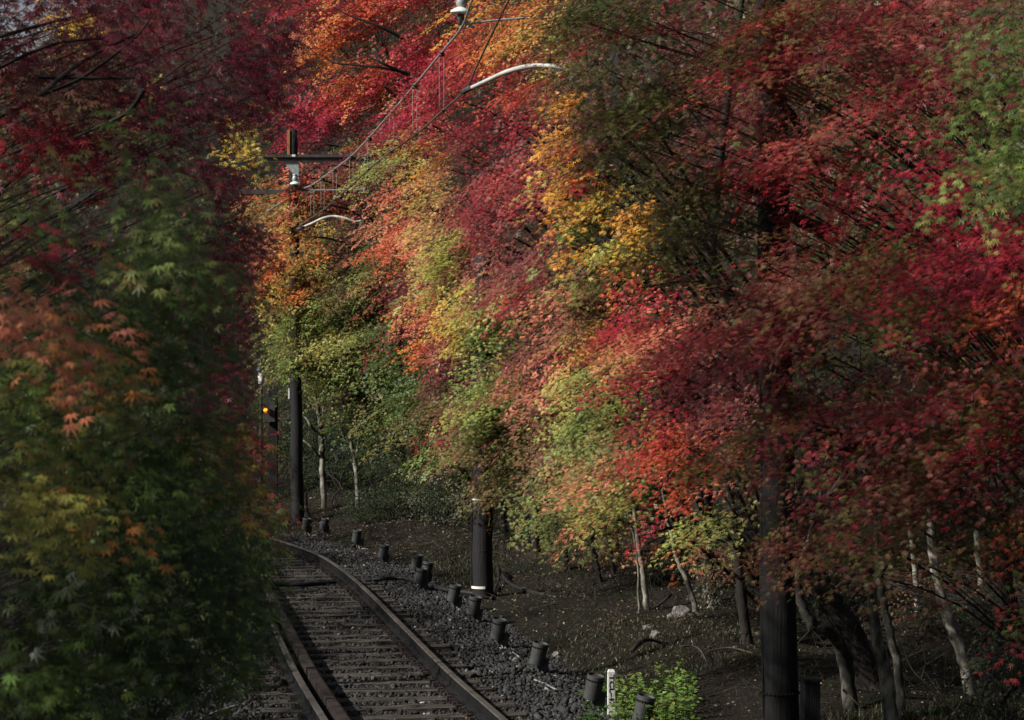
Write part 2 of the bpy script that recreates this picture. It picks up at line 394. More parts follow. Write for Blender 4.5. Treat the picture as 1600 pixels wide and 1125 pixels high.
def add_tree(label, name, cat, trunk, blobs, outward, r0=.13, leafR=.042, tpl=5, lai=2.6, seed=1, group=None, spray=(1.05,.34), material='leaf', barkm='bark', twigs=True, trunk_pts=None, cull=-.42, droop=.42, exposed=()):
    """trunk: (X,Y) of foot and height; blobs: (px,py,Y,rx_px,ry_px,depth_m,palette[,density])"""
    R = np.random.default_rng(seed)
    X0, Y0, H = trunk; z0 = float(gz(X0, Y0))-.1
    root = tag(empty(name, (X0, Y0, z0+.1)), label, cat, group)
    off = Matrix.Translation(-root.location)
    mb = MB()
    if trunk_pts is None:
        trunk_pts = [Vector((X0,Y0,z0)), Vector((X0+R.normal()*.06,Y0+R.normal()*.06,z0+H*.3)), Vector((X0+R.normal()*.15,Y0+R.normal()*.15,z0+H*.65)), Vector((X0+R.normal()*.3,Y0+R.normal()*.3,z0+H))]
    tp = smoothpath(trunk_pts, 6); tr = [r0*(1.25 if i == 0 else 1)*(1-.8*i/(len(tp)-1)) for i in range(len(tp))]
    mb.tube(tp, tr, 10)
    o = mb.build('trunk', M[barkm], smooth=True); o.parent = root; o.matrix_parent_inverse = off
    br = MB(); POS=[];TIP=[];NRM=[];COLR=[];SZ=[]
    outward = np.array(outward, float)
    for bl in blobs:
        px, py, Y, rxp, ryp, dm, pal = bl[:7]; dens = bl[7] if len(bl) > 7 else 1
        c = np.array(P(px, py, Y)); rx = rxp/F*Y; rz = ryp/F*Y
        area = PI*rx*rz
        L0, W0 = spray
        sc = min(1, max(.5, rx/.55)); Ls = L0*sc; Ws = W0*sc
        nper = int(max(8, 74*(Ls*Ws)/(.9*.34)*(.042/leafR)**1.6))
        nleaf = lai*dens*area/(.46*leafR**2)
        ns = max(3, int(nleaf/nper*1.25))
        # limb
        hz = min(max(c[2]-.5*abs(c[0]-X0)-.3, z0+.5), z0+H*.95); ti = int((hz-z0)/H*(len(tp)-1)); ti = max(1, min(len(tp)-1, ti))
        a = tp[ti]; cv = Vector(c); mid = (a+cv)/2+Vector((R.normal()*.12, R.normal()*.12, .12*(cv-a).length))
        lp = smoothpath([a, mid, cv], 5)
        rl = max(.006, min(tr[ti]*.4, .0013*Y if Y > 19 else .0008*Y))
        if twigs and (R.random() < .62 or py < 400) and not (px > 1450 and py > 620): br.tube(lp, [rl*(1-.7*i/(len(lp)-1)) for i in range(len(lp))], 6)
        # spray centres, biased to the outside
        q = R.normal(size=(ns,3)); q /= np.linalg.norm(q,axis=1)[:,None]; q *= (R.random(ns)**.45*(1+.12*np.abs(R.normal(size=ns))))[:,None]
        C = c+q*np.array([rx, dm, rz])
        lay = .38 if leafR < .05 else .5
        slope = ((C-c)*outward).sum(1)*.4
        lph = R.random(ns)*.12+R.random()*lay; C[:,2] = C[:,2]*.4+(np.round((C[:,2]+slope-lph)/lay)*lay-slope+lph)*.6
        f_ = 2.1*(17/Y)**.6
        zz = C[:,2]-.28*C[:,0]
        cn = .45*np.sin(C[:,0]*f_+C[:,1]*.9+seed)+.75*np.sin(zz*f_*3.1+C[:,1]*.5+.8*np.sin(C[:,0]*f_*1.1+seed))+.35*np.sin(C[:,0]*5.1+seed*2)*np.sin(C[:,2]*6.3+C[:,0]*1.1)
        kp = (cn > cull+R.normal(0,.12,ns)) | (R.random(ns) < .12); kp[0] = True
        C = C[kp]; q = q[kp]; ns = len(C)
        names = [p for p in pal.split()]; cols = np.array([PAL[p] for p in names])
        # colour by smooth noise so patches hold together
        ph = R.random(3)*6
        nv = .5+.5*np.sin(C[:,0]*2.3/ max(.4,rx)+ph[0])*np.sin(C[:,2]*2.0/max(.4,rz)+ph[1])+R.normal(0,.14,ns)
        idx = np.clip(nv,0,.999)*len(cols)-.5; i0 = np.clip(np.floor(idx).astype(int),0,len(cols)-1); i1 = np.clip(i0+1,0,len(cols)-1); fr = np.clip(idx-i0,0,1)[:,None]
        cs = cols[i0]*(1-fr)+cols[i1]*fr
        d = outward[None]+R.normal(0,.5,(ns,3))*np.array([1,1,.45])+q*np.array([.5,.3,.15]); d[:,2] -= droop+.25*np.abs(R.normal(size=ns))*droop
        d /= np.linalg.norm(d,axis=1)[:,None]
        side = np.cross(d, np.array([0,0,1.])); side /= np.linalg.norm(side,axis=1)[:,None]
        Lk = Ls*(.7+.6*R.random(ns)); Wk = Ws*(.7+.6*R.random(ns))
        t = R.random((ns,nper)); u = (R.random((ns,nper))*2-1)
        wid = np.sin(np.clip(t,0,1)**.7*PI*.86+.25)
        p = C[:,None]+d[:,None]*((t-.5)*Lk[:,None])[...,None]+side[:,None]*(u*wid*Wk[:,None])[...,None]
        p[...,2] += -.16*Lk[:,None]*t*t - .10*np.abs(u)*Wk[:,None] + R.normal(0,.016,(ns,nper))
        tip = d[:,None]+side[:,None]*(u*.7)[...,None]+R.normal(0,.2,(ns,nper,3)); tip[...,2] -= .1+.25*R.random((ns,nper))
        ns_ = np.cross(side, d); ns_ *= np.sign(ns_[:,2:3]); ns_ = ns_+R.normal(0,.16,(ns,3))
        nr = np.repeat(ns_[:,None], nper, 1)+R.normal(0,.17,(ns,nper,3))
        cl = cs[:,None]*np.exp(R.normal(0,.12,(ns,nper,1)))*np.exp(R.normal(0,.06,(ns,nper,3)))*np.exp(R.normal(0,.14,(ns,1,1)))
        # odd leaves of another colour
        odd = R.random((ns,nper)) < .05
        alt = cols[R.integers(0,len(cols),(ns,nper))]
        cl = np.where(odd[...,None], alt, cl)
        POS.append(p.reshape(-1,3)); TIP.append(tip.reshape(-1,3)); NRM.append(nr.reshape(-1,3)); COLR.append(cl.reshape(-1,3))
        SZ.append((leafR*(.72+.5*R.random((ns,nper)))).ravel())
        if twigs:
            for k in range(ns):
                s0_ = Vector(C[k]-d[k]*Lk[k]*.55); e0 = Vector(C[k]+d[k]*Lk[k]*.42); e0.z -= .15*Lk[k]
                rt = .0032*min(1.1, max(.3, Y/22))
                if R.random() < (.75 if Y > 20 else .3): br.tube([s0_, (s0_+e0)/2+Vector((R.normal()*.03,R.normal()*.03,.03)), e0], [rt,rt*.8,rt*.4], 3, cap=False)
                if R.random() < (.16 if Y > 20 else .09):
                    lk = lp[R.integers(2, len(lp))]
                    br.tube([lk, (lk+s0_)/2+Vector((R.normal()*.05,R.normal()*.05,.05)), s0_], [rt*2,rt*1.6,rt], 4, cap=False)
    for pts, rad in exposed:
        pp = smoothpath([P(*q) for q in pts], 5); br.tube(pp, lerpl(rad, len(pp)), 6)
    POS=np.concatenate(POS);TIP=np.concatenate(TIP);NRM=np.concatenate(NRM);COLR=np.concatenate(COLR);SZ=np.concatenate(SZ)
    ok = POS[:,2] > gz(POS[:,0],POS[:,1])+.05
    o = leaves('crown', POS[ok],TIP[ok],NRM[ok],SZ[ok],np.clip(COLR[ok],0,.9),tpl,M[material]); o.parent = root; o.matrix_parent_inverse = off
    if br.v:
        o = br.build('branches', M['twig']); o.parent = root; o.matrix_parent_inverse = off
    global NL; NL += int(ok.sum())
    return root
NL = 0

# ---- right-hand trees, from near to far --------------------------------
add_tree('blurred green and pink maple hanging into the top right corner', 'maple_tree', 'tree', (3.9,8.2,6.5), [
  (1545,100,9.2,65,80,.5,'green dkgreen lgreen'),(1590,200,9,60,90,.5,'green dkgreen'),(1560,240,9.4,45,60,.4,'lgreen green ygreen'),
  (1500,60,9.6,55,50,.4,'green wine pinkbr',.6),(1600,20,9.2,90,50,.5,'dkgreen wine'),(1470,10,9.8,60,30,.4,'wine pinkbr',.6),(1620,330,9,50,80,.4,'green olive'),
  (1625,540,9,35,40,.4,'pinkbr wine'),(1640,150,9,60,200,.5,'green dkgreen')],
  RIGHT, r0=.1, seed=11, tpl=7, leafR=.034, lai=2.2)

add_tree('large dark red maple filling the right side in front of the timber pole', 'maple_tree', 'tree', (4.4,16.2,8), [
  (1420,300,14.6,110,55,.8,'magenta crimson red'),(1520,360,14.4,110,80,.8,'crimson red wine'),(1330,400,15,130,40,.7,'red crimson olive'),
  (1440,420,14.6,120,45,.7,'red crimson wine'),(1200,415,15.4,90,30,.6,'pinkbr red olive'),(1550,470,14.5,90,60,.8,'red wine orred'),
  (1290,470,15.2,150,45,.7,'red pinkbr olive'),(1130,500,15.8,110,45,.6,'red pinkbr wine'),(1400,500,14.7,90,40,.6,'olive green olive',1.4),
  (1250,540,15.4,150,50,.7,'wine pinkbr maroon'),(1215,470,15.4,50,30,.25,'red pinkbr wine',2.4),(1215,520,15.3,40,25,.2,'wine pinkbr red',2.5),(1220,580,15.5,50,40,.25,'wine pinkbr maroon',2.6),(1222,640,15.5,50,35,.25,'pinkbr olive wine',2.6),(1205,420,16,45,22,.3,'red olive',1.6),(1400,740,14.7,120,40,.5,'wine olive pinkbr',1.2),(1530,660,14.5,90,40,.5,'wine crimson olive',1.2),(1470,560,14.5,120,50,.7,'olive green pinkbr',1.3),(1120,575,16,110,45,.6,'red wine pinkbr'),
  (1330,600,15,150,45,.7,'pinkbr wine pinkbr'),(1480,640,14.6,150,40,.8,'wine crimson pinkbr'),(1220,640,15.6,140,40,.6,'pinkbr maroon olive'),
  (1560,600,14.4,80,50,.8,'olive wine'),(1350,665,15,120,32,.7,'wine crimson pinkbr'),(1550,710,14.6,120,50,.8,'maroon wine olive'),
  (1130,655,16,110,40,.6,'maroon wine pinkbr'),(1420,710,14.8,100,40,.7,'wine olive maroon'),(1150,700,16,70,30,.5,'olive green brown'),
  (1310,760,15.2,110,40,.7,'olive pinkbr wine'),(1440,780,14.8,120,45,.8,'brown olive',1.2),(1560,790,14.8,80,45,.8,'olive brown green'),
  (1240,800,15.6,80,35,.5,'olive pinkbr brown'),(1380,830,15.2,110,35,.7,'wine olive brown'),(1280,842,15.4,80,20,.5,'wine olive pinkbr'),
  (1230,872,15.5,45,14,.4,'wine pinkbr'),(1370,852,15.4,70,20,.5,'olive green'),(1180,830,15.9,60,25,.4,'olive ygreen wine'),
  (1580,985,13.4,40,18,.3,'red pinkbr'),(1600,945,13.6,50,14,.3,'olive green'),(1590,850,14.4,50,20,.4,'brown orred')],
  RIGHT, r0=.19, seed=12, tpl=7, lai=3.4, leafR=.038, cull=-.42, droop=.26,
  exposed=[([(1345,700,15.3),(1300,675,15.1),(1270,672,15),(1240,700,14.9)],[.035,.03,.018,.008]),([(1345,705,15.3),(1310,700,15),(1265,695,14.9)],[.03,.016,.008]),([(1340,700,15.3),(1290,660,15),(1275,640,15)],[.02,.012,.006])])

add_tree('tall red and green maple spreading across the upper right', 'maple_tree', 'tree', (5.2,19.5,9.5), [
  (930,40,17.2,90,60,.6,'dkgreen olive green'),(950,110,16,70,45,.35,'dkgreen olive',1.3),(990,190,16,75,45,.35,'dkgreen olive green',1.3),(1040,270,16,75,45,.35,'dkgreen olive',1.3),(1080,340,16.1,75,35,.35,'olive dkgreen brown',1.3),(900,30,16.4,50,40,.3,'dkgreen olive',1.2),(1110,450,16,70,30,.35,'olive dkgreen',1.3),(960,120,17,90,60,.6,'dkgreen green wine'),(1000,200,17,100,60,.6,'dkgreen wine green'),(1040,290,17,110,60,.6,'dkgreen olive brown'),
  (1090,370,17,100,45,.6,'dkgreen olive brown'),(1100,450,17,90,40,.6,'olive dkgreen maroon'),(940,210,17.3,50,80,.5,'brown pinkbr dkgreen'),
  (1010,30,16.6,90,45,.5,'red crimson wine'),(1060,90,16.4,110,40,.5,'red wine olive'),(1180,50,16.2,130,50,.6,'red wine olive'),(1310,40,16,130,50,.6,'wine crimson olive'),
  (1420,60,15.8,110,60,.6,'pinkbr red wine'),(1130,110,16.4,90,35,.5,'olive green red'),(1250,130,16,120,45,.6,'wine crimson olive'),(1370,140,15.8,110,50,.6,'red pinkbr wine'),
  (1120,190,16.2,100,28,.5,'red pinkbr orred',.9),(1220,195,16.2,80,25,.5,'red salmon',.9),(1340,210,15.8,120,40,.6,'red crimson pinkbr'),(1300,260,16,90,25,.5,'pinkbr red',.8),
  (1470,150,15.6,90,60,.6,'crimson wine red'),(1080,270,16.6,60,25,.4,'red olive',.7),(1170,280,16.3,60,30,.4,'olive crimson red',.7),(1290,320,16,60,22,.4,'red crimson',.7),
  (1195,240,16.1,22,16,.2,'lgreen green',.8),(1205,60,15.9,40,40,.2,'wine red olive',2),(1205,110,15.9,40,30,.2,'red wine olive',2),(1205,390,15.8,40,20,.2,'red pinkbr olive',2),(1205,260,15.9,40,16,.2,'pinkbr red',2),(1205,200,16.1,34,14,.2,'red pinkbr',1.6),(1030,-40,16.8,300,40,.8,'red olive dkgreen'),(1350,-40,16,250,50,.8,'red wine olive'),
  (1130,345,16.6,70,25,.4,'olive dkgreen',.8),(1240,360,16.4,60,20,.4,'olive red',.6)],
  RIGHT, r0=.17, seed=13, tpl=5, lai=2.9, leafR=.039, cull=-.42, droop=.28,
  exposed=[([(1290,360,18.6),(1250,345,17.6),(1190,300,17),(1120,290,16.6)],[.07,.05,.03,.01]),([(1280,250,18.4),(1230,170,17.2),(1160,110,16.6)],[.06,.035,.01]),([(1000,450,17),(1090,440,17.2),(1180,470,17.6)],[.006,.01,.02])])

add_tree('bright crimson maple with pale green skirts beside the weeds', 'maple_tree', 'tree', (3.0,25,7.5), [
  (1010,470,20.5,70,35,.6,'crimson red salmon'),(960,500,21,60,30,.5,'crimson red'),(1040,520,20.4,70,40,.6,'red salmon crimson'),(1020,590,20.4,80,40,.6,'crimson red pinkbr'),
  (1000,640,20.6,60,35,.6,'crimson red lgreen'),(1080,700,20,90,45,.6,'red crimson orred'),(1030,700,20.2,50,35,.5,'red orred salmon'),(1100,760,20,70,35,.6,'red orred salmon'),
  (960,690,21,60,45,.6,'lgreen salmon ygreen'),(940,740,21.2,80,40,.6,'lgreen salmon olive'),(935,790,20.4,60,28,.3,'lgreen ygreen salmon',1.2),(1000,780,20.6,80,35,.6,'ygreen lgreen red'),(900,790,21.4,70,30,.6,'green lgreen olive'),
  (900,830,21.4,60,20,.5,'green olive lgreen'),(980,818,20.8,70,18,.5,'red lgreen salmon'),(1005,838,20.5,35,10,.4,'ygreen salmon lgreen'),(1100,828,19.8,60,20,.4,'ygreen lgreen salmon'),
  (1080,858,19.8,40,10,.3,'ygreen salmon orange'),(1140,800,19.6,60,25,.4,'ygreen olive green'),(1140,740,19.8,60,40,.5,'green olive red'),(980,560,21,70,40,.6,'red salmon ygreen'),
  (1120,620,19.8,70,60,.5,'maroon pinkbr wine'),(1120,540,20,80,50,.5,'wine pinkbr')],
  RIGHT, r0=.07, seed=14, tpl=5, lai=2.6, droop=.34, leafR=.038,
  exposed=[([(1150,735,20.2),(1110,715,20),(1075,700,19.8),(1060,690,19.8)],[.014,.01,.007,.004])])

add_tree('golden yellow and orange maple high above the green branches', 'maple_tree', 'tree', (3.2,27.5,9), [
  (870,150,24.5,35,14,.3,'yellow orange'),(870,200,24.5,32,45,.4,'yellow orange'),(890,260,24.4,50,40,.4,'orange yellow red'),(880,310,24.4,55,32,.4,'yellow orange ygreen'),
  (930,300,24.2,45,22,.4,'yellow ygreen orange'),(990,350,23.5,35,26,.3,'yellow orange'),(970,390,23.6,50,22,.3,'orange yellow ygreen'),(890,385,24,50,9,.3,'orange yellow'),
  (965,430,23.6,28,22,.3,'orange orred salmon'),(1000,385,23.4,25,25,.3,'yellow orange'),(910,345,24.8,50,30,.4,'lgreen green ygreen'),(905,250,24.2,30,18,.3,'red crimson orred'),
  (900,430,24.6,60,30,.5,'olive lgreen green'),(1000,440,23.8,40,25,.4,'ygreen olive'),(905,480,24.6,60,35,.5,'pinkbr olive salmon')],
  RIGHT, r0=.12, seed=15, tpl=5, leafR=.05, lai=3.2, cull=-.7, spray=(.7,.28))

add_tree('green and pink maple reaching low over the embankment', 'maple_tree', 'tree', (2.6,30,8.5), [
  (860,470,26,60,45,.6,'pinkbr wine salmon'),(910,530,25.6,60,35,.6,'salmon ygreen orange'),(850,560,26.4,70,50,.6,'pinkbr maroon salmon'),(930,600,25,55,45,.6,'ygreen lgreen'),
  (870,620,26,70,50,.6,'maroon pinkbr salmon'),(935,660,25,55,45,.6,'lgreen ygreen'),(900,660,24.2,45,50,.3,'ygreen lgreen',1.3),(860,690,26,60,40,.6,'maroon pinkbr olive'),(900,720,25.4,60,40,.6,'lgreen salmon green'),
  (870,770,26,60,30,.6,'green olive lgreen'),(970,540,24.8,45,40,.5,'ygreen orange'),(830,420,27,60,50,.6,'wine pinkbr maroon'),(850,340,27.5,60,50,.6,'maroon red pinkbr'),
  (800,370,28,60,40,.6,'maroon wine pinkbr'),(820,260,28,60,50,.6,'pinkbr red brown'),(840,190,30.5,60,40,.6,'pinkbr red wine'),(800,440,28,60,40,.6,'wine maroon red'),
  (810,110,32.5,60,45,.6,'orange orred red'),(850,60,32,60,50,.6,'orange ygreen pinkbr'),(770,20,33,60,40,.6,'orange yellow orred'),(915,110,27,30,50,.5,'pinkbr grey olive')],
  RIGHT, r0=.14, seed=16, tpl=5, leafR=.041, lai=2.4,
  exposed=[([(885,130,27),(866,140,26.5),(866,150,26.4)],[.01,.01,.008]),([(940,320,25),(990,318,25),(1030,330,25)],[.005,.008,.012])])

add_tree('long sweep of mixed green and salmon maple behind the second pole', 'maple_tree', 'tree', (1.6,36,10), [
  (720,240,34,60,50,.7,'red maroon brown'),(770,300,33,60,60,.7,'pinkbr maroon red'),(700,150,35,70,50,.7,'crimson red maroon'),(760,170,34.5,60,60,.7,'maroon red crimson'),
  (740,370,33,60,50,.7,'pinkbr maroon brown'),(680,330,34,40,60,.7,'ygreen salmon ygreen'),(665,250,35.5,40,35,.6,'ygreen yellow orange'),(690,400,33,45,45,.6,'ygreen salmon lgreen'),(740,420,32.5,45,50,.7,'salmon pinkbr maroon'),
  (735,480,32,45,50,.7,'ygreen yellow ygreen'),(790,500,31.5,60,50,.7,'green dkgreen lgreen'),(718,500,31.6,28,45,.3,'yellow ygreen',1.6),(685,400,32.6,35,35,.3,'ygreen',1.4),(720,450,32,30,30,.3,'ygreen yellow',1.4),(690,450,33.5,50,30,.5,'ygreen lgreen'),
  (760,570,29.6,60,45,.5,'lgreen ygreen green'),(770,620,29.6,70,40,.5,'ygreen lgreen green'),(755,330,29.8,42,45,.35,'pinkbr maroon red'),(755,400,29.8,42,45,.35,'pinkbr salmon maroon'),(757,460,29.7,40,40,.35,'salmon ygreen pinkbr'),(757,510,29.6,40,35,.35,'green lgreen ygreen',1.8),(757,270,29.9,36,40,.35,'maroon pinkbr red'),(720,650,32,60,40,.7,'olive brown pinkbr'),(800,670,30.8,60,40,.7,'green lgreen olive'),
  (745,700,29.8,60,35,.5,'brown olive pinkbr'),(790,730,31,70,30,.7,'green olive'),(757,750,30.2,45,20,.4,'olive brown green',2),(755,610,29.9,26,40,.2,'ygreen lgreen green',2.5),(756,665,29.9,26,35,.2,'olive brown green',2.5),(756,715,30,26,30,.2,'brown olive pinkbr',2.5),(757,660,29.7,45,35,.4,'olive green brown',1.6),(830,500,31,40,60,.6,'green olive'),
  (820,560,30.5,40,60,.6,'pinkbr maroon'),(700,680,32.5,40,14,.4,'crimson wine'),(640,180,36,50,50,.6,'magenta crimson salmon'),(720,60,35,60,50,.7,'crimson red orred'),(790,60,35,60,60,.7,'orange orred red')],
  RIGHT, r0=.15, seed=17, tpl=5, leafR=.044, lai=2.4)

add_tree('coral and orange maple column beyond the overhead wire', 'maple_tree', 'tree', (-.5,43,10), [
  (640,300,41,45,45,.7,'salmon orred pinkbr'),(620,370,41,50,45,.7,'salmon orred'),(650,420,40,45,40,.7,'maroon wine salmon'),(660,480,39.5,40,40,.7,'orange orred salmon'),
  (670,530,39,35,35,.6,'orange orred'),(690,560,38,40,40,.6,'maroon wine pinkbr'),(640,450,40,35,30,.5,'salmon maroon'),(590,300,43,40,50,.7,'ygreen lgreen salmon'),
  (600,260,43,45,30,.7,'lgreen olive ygreen'),(620,500,41,45,40,.7,'wine crimson dkgreen'),(630,560,41,60,40,.8,'dkgreen green olive'),(650,610,40,60,40,.8,'dkgreen green'),
  (700,620,38.5,50,40,.7,'brown maroon olive'),(620,660,41,60,35,.8,'dkgreen olive'),(680,660,39.5,60,35,.8,'olive brown green'),(690,705,39,50,25,.7,'green lgreen olive'),
  (600,400,42.5,45,60,.7,'olive salmon green'),(605,210,44,50,40,.7,'maroon crimson wine'),(660,370,40,40,30,.6,'ygreen salmon')],
  RIGHT, r0=.15, seed=18, tpl=3, leafR=.05, lai=2.4)

add_tree('dim green maple hanging over the bend behind the far pole', 'maple_tree', 'tree', (-2.6,52,7.5), [
  (530,400,49,60,50,.8,'olive maroon dkgreen',1.4),(560,460,48.6,60,50,.6,'olive dkgreen maroon',1.4),(520,480,48,60,45,.5,'olive green dkgreen',1.5),(540,520,47.6,60,40,.5,'olive green',1.5),(490,540,47.8,50,40,.5,'olive green ygreen',1.5),(500,440,48.6,50,35,.5,'ygreen olive maroon',1.4),(480,390,50.5,50,35,.6,'orange ygreen orred',1.5),(460,420,50.5,45,35,.6,'orred orange ygreen',1.5),(450,450,50.3,40,30,.6,'ygreen yellow orange',1.4),
  (450,470,51.5,45,35,.9,'ygreen olive lgreen'),(460,275,46.65,22,14,.04,'wine red'),(464,320,46.6,26,24,.05,'orred olive salmon',2),(464,368,46.55,30,24,.06,'orred ygreen orange',2),(464,410,46.2,34,30,.25,'orred orange olive',2.6),(464,455,46.2,34,30,.25,'olive ygreen orred',2.6),(464,500,46.2,34,30,.25,'olive green ygreen',2.6),(464,545,46.2,34,30,.25,'green olive',2.6),(466,580,46.3,24,14,.2,'green olive dkgreen'),(500,500,49,60,45,.8,'olive green dkgreen',1.4),(440,520,50.5,50,40,1,'olive green ygreen'),(570,530,49,60,45,1,'olive green grey'),
  (510,560,48.5,60,40,.8,'green olive',1.4),(450,570,50,40,30,.9,'olive dkgreen grey'),(580,590,49,60,35,1,'dkgreen olive green'),(540,540,49.5,22,40,.5,'grey lgreen'),(525,465,45.4,38,32,.3,'olive brown lgreen',1.2),(560,525,45.2,40,32,.3,'olive lgreen green',1.2),(510,545,45.3,36,26,.3,'olive ygreen green',1.2),(585,575,45,38,24,.3,'green olive lgreen',1.2),(540,420,46,36,26,.3,'olive maroon brown',1.2),(530,590,45.4,50,14,.3,'olive green',1),
  (560,640,48.5,60,25,.9,'dkgreen olive'),(610,640,48,50,40,.9,'dkgreen'),(520,600,49.5,60,25,.9,'olive green brown'),(430,430,52,40,60,.9,'orred brown olive'),
  (600,470,48.5,40,60,.9,'wine olive dkgreen'),(600,700,48,40,16,.8,'dkgreen green')],
  RIGHT, r0=.16, cull=-.8, seed=19, tpl=3, leafR=.064, lai=2.5, exposed=[([(620,590,47),(640,598,46.8),(590,588,47.4)],[.02,.015,.01])])

add_tree('sunlit orange and crimson maple rising behind the cross beam', 'maple_tree', 'tree', (-2.5,61,5), [
  (520,60,57,70,50,1.2,'orred orange salmon'),(590,50,57,70,50,1.2,'orred red salmon'),(500,110,57.5,60,40,1.2,'orred orange'),(650,60,56.5,60,60,1.2,'crimson red salmon'),
  (560,130,56.5,70,40,1.2,'orange orred red'),(620,130,56,60,40,1.2,'red crimson salmon'),(480,170,57.5,70,40,1.2,'crimson magenta red'),(550,190,56.5,70,40,1.2,'magenta wine crimson'),
  (480,220,57,60,35,1.2,'wine maroon crimson'),(570,230,56,60,35,1.2,'wine red olive'),(600,170,56,50,40,1.2,'crimson salmon wine'),(480,20,58,80,40,1.2,'red wine orred'),
  (560,-10,57,150,40,1.2,'red crimson orred'),(680,0,56,80,50,1.2,'red crimson wine'),(700,100,55.5,60,60,1.2,'crimson red'),(540,280,55,70,35,1.2,'maroon wine olive'),
  (470,300,56,60,40,1.2,'orred salmon olive'),(500,330,55.5,60,35,1.2,'orred maroon ygreen'),(570,330,55,60,35,1.2,'wine maroon olive'),(430,340,56.5,60,50,1.2,'orred olive salmon'),
  (640,210,55.5,60,40,1.2,'wine crimson ygreen')],
  RIGHT, r0=.24, seed=20, tpl=3, leafR=.07, lai=2.6,
  exposed=[([(630,60,55),(590,40,54.8),(545,24,54.8),(520,10,54.8)],[.05,.04,.025,.01]),([(640,115,55),(600,106,54.8),(560,102,54.8),(515,98,54.8)],[.05,.04,.03,.012]),([(640,118,55),(600,100,54.6),(555,78,54.6)],[.05,.03,.01]),
           ([(560,265,54.4),(530,258,54.2),(505,262,54.2)],[.03,.02,.01]),([(625,158,54.8),(600,135,54.6)],[.04,.02])])

# ---- left-hand trees ----------------------------------------------------
add_tree('shadowy green maple with orange tufts close on the left', 'maple_tree', 'tree', (-3.4,6.0,6.5), [
  (60,505,5.4,110,28,.2,'salmon orange'),(120,535,5.4,80,22,.2,'orange salmon'),(200,478,5.5,60,9,.12,'salmon orange'),(80,590,5.4,90,20,.2,'olive ygreen olive'),(60,460,5.6,60,14,.15,'salmon'),
  (170,610,5.5,60,14,.15,'yellow orange olive'),(60,640,5.5,100,45,.3,'olive green'),(70,690,5.5,110,35,.3,'olive green olive'),(230,330,5.9,80,45,.3,'green lgreen'),(60,290,5.8,90,50,.3,'green olive lgreen'),
  (170,300,6,80,30,.3,'green olive'),(230,270,6,60,30,.2,'green lgreen'),(30,360,5.8,60,30,.3,'green dkgreen'),(280,360,6.1,60,28,.3,'green lgreen olive'),(60,400,5.6,90,28,.25,'crimson wine',1),
  (130,430,5.8,90,25,.25,'dkgreen green'),(290,500,6.2,80,60,.4,'green dkgreen'),(220,560,6.1,80,50,.4,'dkgreen green'),(300,600,6.2,80,45,.4,'green dkgreen'),(260,660,6.1,80,40,.35,'green dkgreen olive'),
  (330,680,6.4,60,45,.35,'green olive'),(280,440,6.2,70,30,.3,'green dkgreen'),(190,720,6,90,50,.4,'dkgreen'),(70,790,5.5,110,35,.3,'ygreen olive green'),(100,760,5.6,80,25,.25,'olive ygreen'),
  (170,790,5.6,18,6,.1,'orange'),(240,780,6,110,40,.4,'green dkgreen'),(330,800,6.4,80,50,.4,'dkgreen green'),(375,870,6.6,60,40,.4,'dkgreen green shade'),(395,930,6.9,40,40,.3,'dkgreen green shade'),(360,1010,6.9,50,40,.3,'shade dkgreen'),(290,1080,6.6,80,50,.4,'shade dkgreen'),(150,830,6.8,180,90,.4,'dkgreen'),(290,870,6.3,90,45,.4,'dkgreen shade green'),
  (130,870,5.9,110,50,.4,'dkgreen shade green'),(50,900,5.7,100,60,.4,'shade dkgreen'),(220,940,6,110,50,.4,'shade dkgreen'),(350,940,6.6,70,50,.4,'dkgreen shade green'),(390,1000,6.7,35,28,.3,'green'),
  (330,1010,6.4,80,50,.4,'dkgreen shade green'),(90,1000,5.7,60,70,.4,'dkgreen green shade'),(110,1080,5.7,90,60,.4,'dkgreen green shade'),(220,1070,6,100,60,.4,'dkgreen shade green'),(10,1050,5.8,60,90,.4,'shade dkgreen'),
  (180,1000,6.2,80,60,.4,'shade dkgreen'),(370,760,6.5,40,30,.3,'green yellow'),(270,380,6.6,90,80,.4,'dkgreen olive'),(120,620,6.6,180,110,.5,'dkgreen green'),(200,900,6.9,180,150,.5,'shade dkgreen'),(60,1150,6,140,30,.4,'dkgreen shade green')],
  LEFT, r0=.11, seed=30, cull=-.75, tpl=7, leafR=.036, lai=3.1, spray=(.5,.2))

